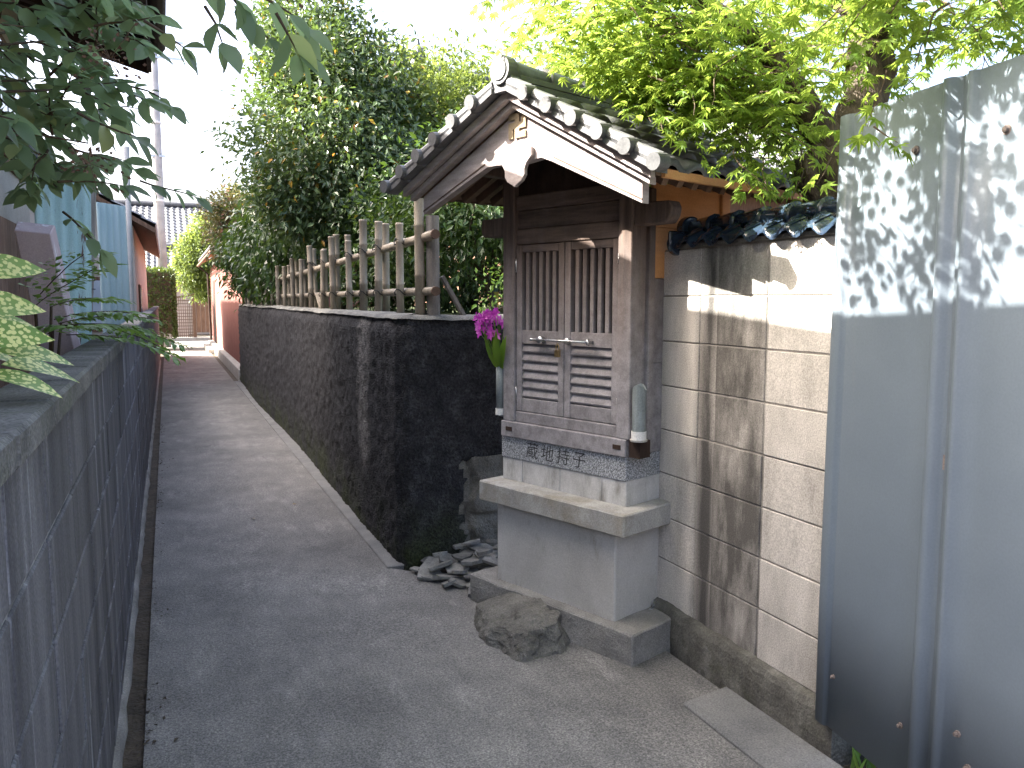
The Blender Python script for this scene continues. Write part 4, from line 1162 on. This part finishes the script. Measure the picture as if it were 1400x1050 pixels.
# the 300 leaves that show largest become pieces of their own, the rest one mesh
def in_view(P):
    v = P - np.array([0, 0, 1.53]); cy, sy = math.cos(R(23.1)), math.sin(R(23.1)); cp, sp = math.cos(R(6)), math.sin(R(6))
    fwd = np.array([sy * cp, cy * cp, -sp]); rt = np.array([cy, -sy, 0]); up = np.cross(rt, fwd)
    z = v @ fwd
    return (z > .1) & (np.abs(v @ rt / z) < .64) & (np.abs(v @ up / z) < .48), z
vis, dep = in_view(LP)
order = np.argsort(np.where(vis, dep, 99) / LS)
big, rest = order[:300], order[300:]
MM = raw('leaf', MT[0], MT[1], 'maple_leaf', False)
for i in big: inst('leaf', MM, LP[i], mp, leaf_mtx(LD[i], LN[i], LS[i]))
foliage('crown', scatter(MT, LP[rest], LD[rest], LN[rest], LS[rest]), 'maple_leaf', mp, kind='stuff')

# ================================================================= PLANTS OVER THE LEFT WALL
ls = thing('overhanging_shrub', (-.68, 1.65, -.02), 'leafy grey-green shrub hanging over the left wall in the upper left corner', 'shrub')
SLt = leaf_template(.24, .18, .22, 3)
SM = raw('leaf', SLt[0], SLt[1], 'shrub_leaf', True)
rg = np.random.default_rng(41)
LP, LD, LN, LS, tw = [], [], [], [], []
stems = []
root = Vector((-.68, 1.65, -.02))
mains = []
def sprig(p, d, n, step, size, droop=-.04):
    p, d = Vector(p), Vector(d).normalized(); pts = [p.copy()]
    for i in range(n):
        d = (d + Vector((rg.normal() * .14, rg.normal() * .14, droop + rg.normal() * .1))).normalized()
        p = p + d * step; pts.append(p.copy())
        side = d.cross(Vector((rg.normal() * .3, rg.normal() * .3, 1))).normalized()
        for sg in ((-1, 1) if i < n - 1 else (-1, 0, 1)):
            ld = (d * (.65 if sg else 1.2) + side * sg * .75 + Vector((0, 0, -.3 + rg.normal() * .25))).normalized()
            LP.append(np.array(p)); LD.append(np.array(ld)); LN.append(np.array([rg.normal() * .45, -.25 + rg.normal() * .45, 1.0])); LS.append(size * (.6 + .6 * rg.random()))
    tw.append(tube(pts, taper(len(pts), .004, .0016), 5, False))
    return pts
def stem(a, b, r):
    a, b = Vector(a), Vector(b)
    m1 = Vector((-.66 + rg.normal() * .04, 1.75 + rg.normal() * .12, 1.95 + rg.normal() * .15)) if a.z < 1 else a.lerp(b, .5) + Vector((rg.normal() * .04, 0, .06))
    stems.append(tube(dense([a, a.lerp(m1, .6), m1, b.lerp(m1, .3), b], 2), taper(9, r, r * .35), 7))
hubs = [(-.40, 2.25, 1.80), (-.36, 2.0, 2.05), (-.45, 2.6, 2.0), (-.26, 2.35, 2.2), (-.45, 2.1, 2.35), (-.2, 2.5, 1.95), (-.32, 2.8, 1.85), (-.28, 2.1, 1.90), (-.38, 2.9, 2.3), (-.25, 2.0, 2.25), (-.34, 2.5, 2.12), (-.18, 2.45, 2.1), (-.42, 2.4, 1.95), (-.30, 2.7, 2.35), (-.2, 2.8, 2.2)]
for h in hubs: stem(root + Vector((rg.normal() * .04, rg.normal() * .08, 0)), (h[0], h[1] + .3, h[2] + .05), .007)
for h in hubs:
    for _ in range(6):
        p = np.array(h) + np.array([-.02, .35, .10]) + rg.normal(size=3) * np.array([.10, .22, .10])
        sprig(p, (.55 + rg.normal() * .45, -.25 + rg.normal() * .7, .05 + rg.normal() * .35), rg.integers(4, 6), .038, .078)
stem((-.3, 2.1, 2.3), (.06, 1.92, 2.26), .006)
for p, d, n in (((.06, 1.92, 2.26), (.5, 0, -.5), 3), ((.14, 1.9, 2.2), (.6, .1, -.6), 3), ((.10, 1.9, 2.15), (.2, -.3, -.6), 2), ((.20, 1.92, 2.2), (.8, 0, -.2), 3), ((-.02, 1.95, 2.12), (.5, -.2, -.5), 2), ((.24, 1.85, 2.14), (.5, 0, -.8), 2)):
    sprig(p, d, n, .045, .09)
LP, LD, LN, LS = map(np.array, (LP, LD, LN, LS))
vis, dep = in_view(LP)
order = np.argsort(np.where(vis, dep, 99) / LS)
for i in order[:300]: inst('leaf', SM, LP[i], ls, leaf_mtx(LD[i], LN[i], LS[i]))
if len(order) > 300:
    r_ = order[300:]
    foliage('crown', scatter(SLt, LP[r_], LD[r_], LN[r_], LS[r_]), 'shrub_leaf', ls, kind='stuff')
part('branches', join(*(stems + tw)), 'twig', ls, smooth=True)
for c in ((-.10, 2.2, 2.10), (-.16, 2.25, 1.86), (.27, 1.95, 2.26)):
    q = np.array(c) + rg.normal(size=(60, 3)) * .03
    dd = q - np.array(c)
    part('dry_flower_head', join(scatter(quad_leaf(.35), q, dd + rg.normal(size=q.shape) * .02, rg.normal(size=q.shape), np.full(60, .013)), *[tube([c, tuple(q[i])], .0008, 3, False) for i in range(0, 60, 4)]), 'wood_rafter', ls, kind='stuff')

# spotted laurel lying over the wall cap
au = thing('spotted_laurel', (-.45, 1.55, -.02), 'yellow-spotted laurel leaves spilling onto the wall cap at the left edge', 'shrub')
AT = leaf_template(.23, .15, .3, 4)
AM = raw('leaf', AT[0], AT[1], 'aucuba_leaf', True)
rg = np.random.default_rng(51)
for (p, d, n, s) in [((-.34, 1.50, 1.395), (1, .55, -.05), (0, -.5, 1), .15), ((-.36, 1.58, 1.415), (1, .3, 0), (-.1, -.6, 1), .14), ((-.40, 1.50, 1.50), (1, .35, .12), (-.2, -.8, .6), .15), ((-.40, 1.56, 1.56), (1, .4, .25), (-.3, -.9, .5), .15),
                      ((-.38, 1.42, 1.45), (1, .1, .1), (-.2, -.8, .6), .14), ((-.36, 1.45, 1.385), (.9, -.1, -.1), (0, -.3, 1), .13), ((-.42, 1.70, 1.47), (1, .5, .1), (-.3, -.7, .7), .13), ((-.44, 1.48, 1.60), (.8, .3, .5), (-.4, -.8, .4), .13), ((-.40, 1.65, 1.42), (.9, .8, .0), (.1, -.4, 1), .12), ((-.44, 1.4, 1.55), (.9, .2, .2), (-.2, -.9, .4), .13), ((-.42, 1.75, 1.40), (1, .6, -.1), (0, -.5, 1), .11)]:
    inst('leaf', AM, (p[0] + .065, p[1] + .16, p[2] + .02), au, leaf_mtx(d, n, s * .95))
part('stems', join(*[tube([(-.45, 1.55, -.02), (-.46, 1.55, 1.0), q], [.012, .009, .004], 6) for q in ((-.34, 1.5, 1.395), (-.40, 1.5, 1.5), (-.44, 1.48, 1.6), (-.42, 1.72, 1.45))]), 'twig', au)

# nandina fronds
nd = thing('nandina_bush', (-.47, 3.7, -.02), 'feathery light green fronds reaching over the left wall towards the path', 'shrub')
rg = np.random.default_rng(61)
P, D, N, S, tw = [], [], [], [], []
for (p0, d0, n) in [((-.42, 3.6, 1.42), (.7, .3, .15), 9), ((-.42, 3.7, 1.45), (.6, -.3, .2), 8), ((-.45, 3.9, 1.5), (.6, .6, .3), 9), ((-.45, 3.6, 1.55), (.4, -.5, .4), 8), ((-.40, 3.9, 1.38), (1, .2, .05), 11), ((-.46, 4.2, 1.42), (.7, .2, .25), 10), ((-.46, 4.4, 1.40), (.9, -.2, .1), 11), ((-.42, 3.5, 1.4), (.3, -.6, .2), 7), ((-.45, 3.4, 1.5), (.5, -.2, .5), 7), ((-.40, 4.6, 1.4), (1, -.3, .1), 12)]:
    p, d = Vector(p0), Vector(d0).normalized(); pts = [p.copy()]
    for i in range(n):
        d = (d + Vector((rg.normal() * .08, rg.normal() * .08, -.05))).normalized(); p = p + d * .04; pts.append(p.copy())
        side = d.cross(Vector((0, 0, 1))).normalized()
        for sg in (-1, 1):
            for k in range(3):
                q = p + side * sg * (.012 + .032 * k) + d * .01 * k
                for e in (-.5, .6):
                    ld = d * (.8 if e > 0 else .3) + side * sg * .7 + Vector((0, 0, -.15 + rg.normal() * .12)) + side * e * .3
                    P.append(np.array(q)); D.append(np.array(ld)); N.append(np.array([rg.normal() * .25, rg.normal() * .25, 1])); S.append(.050 * (.7 + .5 * rg.random()))
    tw.append(tube(pts, .0022, 4, False))
foliage('fronds', scatter(leaf_template(.2, .1, .15, 1), np.array(P), np.array(D), np.array(N), np.array(S)), 'nandina_leaf', nd)
part('stems', join(*(tw + [tube([(-.47, 3.7, -.02), (-.48, 3.75, .8), q], [.012, .010, .006], 6) for q in ((-.42, 3.65, 1.42), (-.45, 3.9, 1.5), (-.46, 4.3, 1.42), (-.45, 3.45, 1.5))])), 'twig', nd)

# weeds under the sheeting, litter along the gutter, two fallen leaves
rg = np.random.default_rng(71)
n = 260
P = np.stack([rg.uniform(1.98, 2.5, n), rg.uniform(1.2, 1.88, n), np.full(n, -.03)], 1)
D = rg.normal(size=(n, 3)) * .35 + np.array([0, 0, 1]); N = rg.normal(size=(n, 3))
wd = part('weeds', scatter(leaf_template(.07, .1, .3, 2), P, D, N, rg.uniform(.08, .2, n)), 'nandina_leaf')
tag(wd, 'green weeds growing behind the foot of the metal sheeting', 'weeds', kind='stuff')
n = 420
P = np.stack([-.15 + np.abs(rg.normal(size=n)) * .05, 2.2 + 9 * rg.random(n) ** 1.2, np.full(n, .006)], 1)
keep = np.array([fbm(0, p[1] * 1.5, 4) > -.05 for p in P]); P = P[keep]
D = rg.normal(size=P.shape) * np.array([1, 1, .15]); N = rg.normal(size=P.shape) * .3 + np.array([0, 0, 1])
lt = part('gutter_litter', scatter(quad_leaf(.3), P, D, N, rg.uniform(.008, .026, len(P))), 'soil')
tag(lt, 'dark crumbs of dead leaves along the foot of the left wall', 'litter', kind='stuff')
FT = leaf_template(.25, .3, .2, 3)
for (p, a, lab) in (((.80, 6.05, .008), .6, 'single pale yellow fallen leaf lying in the middle of the path'), ((.50, 5.75, .008), 2.0, 'tiny whitish fallen leaf lying left of the yellow leaf on the path')):
    tag(part('fallen_leaf', scatter(FT, np.array([p]), np.array([[math.cos(a), math.sin(a), .05]]), np.array([[.2, -.2, 1.]]), np.array([.045])), 'gold_wood'), lab, 'leaf')

# ================================================================= LEFT SIDE: BOARDS, SHEETS, HOUSES
def corrugated(p, q, z0, z1, amp, pitch, lean=0.0, n=None):
    p, q = Vector((p[0], p[1], 0)), Vector((q[0], q[1], 0)); L = (q - p).length; d = (q - p) / L; nr = Vector((d.y, -d.x, 0))
    n = n or max(8, int(L / pitch * 6)); V, F = [], []
    for j, z in enumerate((z0, (z0 + z1) / 2, z1)):
        for i in range(n + 1):
            t = i / n * L
            V.append(tuple(p + d * t + nr * (amp * math.sin(2 * math.pi * t / pitch) + lean * j / 2) + Vector((0, 0, z))))
    for j in range(2):
        for i in range(n): a = j * (n + 1) + i; F.append((a, a + 1, a + n + 2, a + n + 1))
    return V, F
def solid(o, t=.004):
    md = o.modifiers.new('thickness', 'SOLIDIFY'); md.thickness = t; return o
pk = part('leaning_board', ([(-.40, 4.55, .0), (-.27, 4.55, .0), (-.23, 4.66, .0), (-.36, 4.68, .0), (-.655, 4.50, 1.86), (-.505, 4.50, 1.845), (-.50, 4.66, 1.90), (-.665, 4.68, 1.915)], BF), 'pink_board', bev=.004)
tag(pk, 'faded pink and white streaked board leaning behind the left wall', 'board')
tq = solid(part('corrugated_sheet', ([(v[0] - .10 * (1 - v[2] / 2.3), v[1], v[2]) for v in corrugated((-.68, 5.5), (-.40, 5.7), 0, 2.30, .005, .07)[0]], corrugated((-.68, 5.5), (-.40, 5.7), 0, 2.30, .005, .07)[1]), 'turquoise', smooth=True))
tag(tq, 'turquoise corrugated metal sheet with brown rust patches behind the leaning board', 'metal sheet')
b2 = solid(part('corrugated_sheet', corrugated((-.56, 8.4), (-.325, 8.7), 0, 2.42, .006, .08, 0), 'blue_sheet', smooth=True))
tag(b2, 'pale blue metal sheet standing behind the wooden post on the left', 'metal sheet')
wp = thing('wooden_post', (-.60, 6.2, -.02), 'round grey wooden post with a wire band beside the turquoise sheet', 'post')
part('shaft', bumpy(tube(dense([(-.60, 6.2, -.03), (-.535, 6.2, 1.3), (-.445, 6.2, 2.45)], 6), taper(13, .058, .05), 12), .006, 12), 'wood_grey', wp, smooth=True)
for z in (1.60, 1.66): part('wire_band', tube([(-.51 + .064 * math.cos(t), 6.2 + .062 * math.sin(t), z) for t in np.linspace(0, 2 * math.pi, 15)], .003, 5), 'wire', wp)
pp = part('drain_pole', tube([(-.37, 10, -.03), (-.365, 10, 1.6), (-.34, 10, 3.2)], [.03, .03, .028], 10), 'pole_concrete', smooth=True)
tag(pp, 'thin pale upright pipe between the blue sheet and the utility pole', 'pipe')

def tile_field(p00, p10, p01, rows, cols, amp=.03, step=.03):
    """stepped wavy tiled slope: p00 eave start, p10 eave end, p01 ridge start"""
    p00, p10, p01 = Vector(p00), Vector(p10), Vector(p01)
    a, b = p10 - p00, p01 - p00; nr = a.cross(b).normalized()
    if nr.z < 0: nr = -nr
    V, F = [], []
    n = cols * 4
    for r in range(rows):
        for (t, o) in ((r / rows, step), ((r + 1.04) / rows, 0.0), (r / rows, step - .03)):
            for i in range(n + 1):
                V.append(tuple(p00 + a * (i / n) + b * t + nr * (o + amp * math.sin(2 * math.pi * i / 4))))
    m = n + 1
    for r in range(rows):
        o = r * 3 * m
        for i in range(n):
            F.append((o + i, o + i + 1, o + m + i + 1, o + m + i)); F.append((o + i, o + 2 * m + i, o + 2 * m + i + 1, o + i + 1))
    return V, F

# near house whose eave hangs over the left wall
nh = thing('timber_house', (-2.4, 2.2, -.02), 'old house with dark wooden eave and light windows behind the shrub at upper left', 'house')
def rz_(x): return 3.05 + .27 * (-.02 - x)
def yt(y): return .08 * (y - 2.75)
Y0, Y1 = .6, 6.9
part('wall', ([(-4.2, Y0 + .3, -.03), (-.86, Y0 + .3, -.03), (-.86, 6.6, -.03), (-4.2, 6.6, -.03), (-4.2, Y0 + .3, rz_(-4.2) + yt(Y0 + .3) - .003), (-.86, Y0 + .3, rz_(-.86) + yt(Y0 + .3) - .003), (-.86, 6.6, rz_(-.86) + yt(6.6) - .003), (-4.2, 6.6, rz_(-4.2) + yt(6.6) - .003)], BF), 'house_wall', nh)
for k in range(8): part('wall_board', box(-.862, -.846, .95 + .705 * k, .95 + .705 * k + .695, 0, 2.0), 'wood_brown', nh)
for k, y0 in enumerate((1.2, 2.9, 4.75)):
    w = part('window', box(-.866, -.835, y0, y0 + 1.5, 2.08 + .12 * k, 2.85 + .12 * k), 'wood_brown', nh)
    for j in range(3): part('pane', box(-.836, -.826, y0 + .06 + .475 * j, y0 + .06 + .475 * j + .43, 2.14 + .12 * k, 2.79 + .12 * k), 'glass', w)
rfV = []
for (x, o) in ((-.03, 0), (-4.4, 0), (-4.4, .09), (-.03, .06)):
    for y in (Y0, 6.9): rfV.append((x, y, rz_(x) + o + yt(y)))
part('roof', (rfV, [(0, 1, 3, 2), (2, 3, 5, 4), (4, 5, 7, 6), (6, 7, 1, 0), (0, 2, 4, 6), (1, 7, 5, 3)]), 'wood_dark', nh)
part('tiles', tile_field((-.02, Y0, rz_(-.02) + .08 + yt(Y0)), (-.02, 6.95, rz_(-.02) + .08 + yt(6.95)), (-4.4, Y0, rz_(-4.4) + .12 + yt(Y0)), 16, 22, .02), 'roof_tile', nh, kind='stuff')
part('gutter', tube([(.02, Y0, rz_(0) + .075 + yt(Y0)), (.02, 6.93, rz_(0) + .075 + yt(6.93))], .052, 10), 'wood_dark', nh, smooth=True)  # pipe added along the eave to give its cast shadow a straight edge
part('fascia', beam((-.05, Y0, rz_(-.05) - .07 + yt(Y0)), (-.05, 6.92, rz_(-.05) - .07 + yt(6.9)), .03, .138), 'wood_dark', nh)
part('verge_board', beam((-.03, 6.915, rz_(-.03) - .05 + yt(6.9)), (-4.3, 6.915, rz_(-4.3) - .05 + yt(6.9)), .03, .2), 'wood_dark', nh)
for k in range(14):
    y0 = Y0 + .15 + .46 * k
    part('rafter', beam((-.07, y0, rz_(-.07) - .035 + yt(y0)), (-.86, y0, rz_(-.86) - .035 + yt(y0)), .05, .065), 'wood_dark', nh)

def house(name, x0, x1, y0, y1, zw, label, wallm, ridge, axis='y', over=.5, rise=1.6, windows=(), group=None, rows=12, cols=20):
    h = thing(name, ((x0 + x1) / 2, (y0 + y1) / 2, -.02), label, 'house', group)
    if axis == 'y':
        xm = (x0 + x1) / 2
        part('wall', prism([(x0, -.03), (x1, -.03), (x1, zw), (xm, zw + rise * .86), (x0, zw)], lambda x, z: (x, y0, z), lambda x, z: (x, y1, z)), wallm, h)
        k = rise / ((x1 - x0) / 2)
        for xe, s in ((x0 - over, 1), (x1 + over, -1)):
            ze = zw + .05 - over * k * .9; zt = ze + k * (abs(xm - xe))
            part('roof', ([(xe, y0 - over, ze), (xe, y1 + over, ze), (xm, y1 + over, zt), (xm, y0 - over, zt), (xe, y0 - over, ze + .08), (xe, y1 + over, ze + .08), (xm, y1 + over, zt + .08), (xm, y0 - over, zt + .08)], BF), 'wood_brown', h)
            part('tiles', tile_field((xe, y0 - over, ze + .12), (xe, y1 + over, ze + .12), (xm, y0 - over, zt + .12), rows, cols), 'roof_tile', h, kind='stuff')
        part('ridge', tube([(xm, y0 - over, zt + .22), (xm, y1 + over, zt + .22)], .13, 10), 'roof_tile', h)
    else:
        ym = (y0 + y1) / 2
        part('wall', prism([(y0, -.03), (y1, -.03), (y1, zw), (ym, zw + rise * .86), (y0, zw)], lambda y, z: (x0, y, z), lambda y, z: (x1, y, z)), wallm, h)
        k = rise / ((y1 - y0) / 2)
        for ye in (y0 - over, y1 + over):
            ze = zw + .05 - over * k * .9; zt = ze + k * abs(ym - ye)
            part('roof', ([(x0 - over, ye, ze), (x1 + over, ye, ze), (x1 + over, ym, zt), (x0 - over, ym, zt), (x0 - over, ye, ze + .08), (x1 + over, ye, ze + .08), (x1 + over, ym, zt + .08), (x0 - over, ym, zt + .08)], BF), 'wood_brown', h)
            part('tiles', tile_field((x0 - over, ye, ze + .12), (x1 + over, ye, ze + .12), (x0 - over, ym, zt + .12), rows, cols), 'roof_tile', h, kind='stuff')
        part('ridge', tube([(x0 - over, ym, zt + .22), (x1 + over, ym, zt + .22)], .13, 10), 'roof_tile', h)
    for (face, a, z0, w_, hh) in windows:
        if face == 'x1': b1, b2 = (x1 - .02, x1 + .03, a, a + w_, z0, z0 + hh), (x1 + .028, x1 + .036, a + .06, a + w_ - .06, z0 + .06, z0 + hh - .06)
        else: b1, b2 = (a, a + w_, y0 - .03, y0 + .02, z0, z0 + hh), (a + .06, a + w_ - .06, y0 - .036, y0 - .028, z0 + .06, z0 + hh - .06)
        w = part('window', box(*b1), 'wood_brown', h); part('pane', box(*b2), 'glass', w)
    return h
house('unseen_shade_house', -10.5, -4.75, 8.0, 18.6, 8.1, 'unseen tall pale house added left of the alley to shade it', 'house_wall', 0, 'y', .5, 1.7,  # house out of view, added and sized to keep sun off wall and garden
      [('x1', 9.0, 1.0, 1.6, 1.3), ('x1', 12.5, 1.0, 1.6, 1.3), ('x1', 9.0, 4.0, 1.6, 1.3), ('x1', 12.5, 4.0, 1.6, 1.3), ('x1', 15.8, 4.0, 1.2, 1.3), ('y0', -8.5, 4.0, 1.6, 1.2), ('y0', -8.5, 1.0, 1.6, 1.2)], rows=12, cols=40)
house('peach_house', -3.2, -.47, 15.0, 23.5, 2.75, 'low peach-walled house with a small tiled eave past the blue sheet on the left', 'peach_wall', 0, 'y', .34, .8, [('x1', 16.2, .9, 1.0, .9), ('y0', -1.5, 1.0, .7, .9)], rows=8, cols=34)
# far houses beyond the cross street
house('far_house', -2.2, 5.5, 39.0, 45.0, 4.1, 'distant house with grey tiled roof above the wooden gate at the end of the alley', 'house_wall', 0, 'x', .6, 1.6, [('y0', -1.4, 2.3, 1.4, 1.1), ('y0', 1.6, 2.3, 1.4, 1.1)], rows=12, cols=34)
house('far_house', -4.5, .75, 34.6, 37.4, 2.45, 'low annex with dark tiled roof behind the trimmed hedge', 'peach_wall', 0, 'x', .4, .95, [('y0', -.9, .9, .9, .9)], rows=8, cols=26)
house('temple_hall', 6.1, 14, 14.9, 21, 4.3, 'temple hall with tiled roof rising behind the garden trees', 'wood_brown', 0, 'x', .7, 2.0, [('y0', 7.5, 2.0, 1.2, 1.2)], rows=14, cols=40)
fin = part('roof_finial', join(box(5.3, 5.45, 17.7, 18.2, 6.5, 6.95), tube([(5.29, 17.95, 6.9), (5.46, 17.95, 6.9)], .26, 14), tube([(5.37, 17.95, 7.05), (5.37, 17.95, 7.3)], [.09, .03], 8)), 'roof_tile')
tag(fin, 'dark ridge-end ornament against the white sky left of the shrine roof', 'roof ornament')

# ================================================================= RED BUILDING
rb = thing('red_shed', (2.6, 22, -.02), 'rust-red corrugated building with a tiled eave past the end of the black wall', 'building')
part('wall', box(1.35, 3.9, 16.0, 28.0, .16, 2.6), 'red_wall', rb)
part('siding', solid(part('tmp_siding', corrugated((1.335, 16.0), (1.335, 28.0), .22, 2.55, .010, .12), 'red_wall', smooth=True)).data and corrugated((1.335, 16.0), (1.335, 28.0), .22, 2.55, .010, .12), 'red_wall', rb, smooth=True)
bpy.data.objects.remove(bpy.data.objects['tmp_siding'])
part('foundation', box(1.20, 3.9, 15.95, 28.02, -.03, .21), 'slab_concrete', rb, bev=.01)
part('step', box(1.02, 1.195, 24.5, 28.3, -.03, .12), 'slab_concrete', rb, bev=.01)
rr_ = lambda x: 2.66 + .42 * (x - 1.02)
part('roof', ([(1.02, 15.7, rr_(1.02)), (2.7, 15.7, rr_(2.7)), (2.7, 28.3, rr_(2.7)), (1.02, 28.3, rr_(1.02)), (1.02, 15.7, rr_(1.02) + .07), (2.7, 15.7, rr_(2.7) + .07), (2.7, 28.3, rr_(2.7) + .07), (1.02, 28.3, rr_(1.02) + .07)], BF), 'wood_orange', rb)
part('roof', ([(2.7, 15.7, rr_(2.7)), (4.3, 15.7, rr_(1.1)), (4.3, 28.3, rr_(1.1)), (2.7, 28.3, rr_(2.7)), (2.7, 15.7, rr_(2.7) + .07), (4.3, 15.7, rr_(1.1) + .07), (4.3, 28.3, rr_(1.1) + .07), (2.7, 28.3, rr_(2.7) + .07)], BF), 'wood_orange', rb)
part('tiles', tile_field((1.0, 15.7, rr_(1.0) + .1), (1.0, 28.35, rr_(1.0) + .1), (2.7, 15.7, rr_(2.7) + .1), 7, 46, .025), 'roof_tile', rb, kind='stuff')
part('gutter', tube([(.98, 15.7, rr_(1.0) - .02), (.98, 28.3, rr_(1.0) - .04)], .045, 8), 'wood_brown', rb)
part('downpipe', tube([(.99, 28.1, 2.6), (1.25, 28.08, 2.35), (1.28, 28.08, .1)], .035, 8), 'wood_dark', rb)
part('door', box(1.318, 1.34, 25.6, 26.6, .215, 2.1), 'wood_dark', rb)

# ================================================================= GATE AT THE END
gt = thing('wooden_gate', (.45, 32.5, 0), 'brown lattice gate with plank fence at the end of the alley', 'gate')
part('post', box(-.20, .08, 32.4, 32.56, -.03, 1.72), 'wood_rafter', gt)
part('post', box(.86, .98, 32.4, 32.52, -.03, 1.75), 'wood_brown', gt)
part('rail', beam((.0, 32.44, 1.55), (.9, 32.44, 1.70), .06, .07), 'wood_rafter', gt)
for k in range(11): part('slat', box(.10 + .072 * k, .10 + .072 * k + .022, 32.42, 32.44, .12, 1.6), 'wood_rafter', gt)
for k in range(12): part('cross_slat', box(.06, .88, 32.40, 32.418, .18 + .118 * k, .205 + .118 * k), 'wood_rafter', gt)
for k in range(16): part('plank', box(.99 + .16 * k, 1.14 + .16 * k, 32.42, 32.45, .30, 1.62 + .03 * (k % 2)), 'wood_brown', gt)
part('stone_sill', box(-.5, 3.6, 32.3, 32.7, -.03, .12), 'slab_concrete', gt)
part('back_board', box(-3.2, -.21, 32.42, 32.46, .0, 1.5), 'wood_brown', gt)

# ================================================================= UTILITY POLE AND WIRE
up_ = thing('utility_pole', (-.10, 28.2, 0), 'tall pale concrete utility pole at the far left of the alley', 'pole')
part('shaft', tube([(-.10, 28.2, -.03), (-.10, 28.2, 6), (-.07, 28.2, 13)], [.17, .15, .11], 14), 'pole_concrete', up_, smooth=True)
for z in (2.1, 4.6, 7.0): part('band', tube([(-.10, 28.2, z), (-.10, 28.2, z + .07)], .172, 14), 'white_plastic', up_)
for z in (6.0, 9.0, 9.5): part('crossarm', beam((-.3 if z < 8 else -.9, 28.1, z), (.15 if z < 8 else .8, 28.1, z), .07, .07), 'steel', up_)
wc = part('overhead_wire', tube([Vector((-.4, 28.1, 9.5)).lerp(Vector((6, 12, 7.5)), t) - Vector((0, 0, 1.2 * t * (1 - t))) for t in np.linspace(0, 1, 14)], .012, 5), 'wire')
tag(wc, 'thin dark cable crossing the white sky above the alley', 'cable')
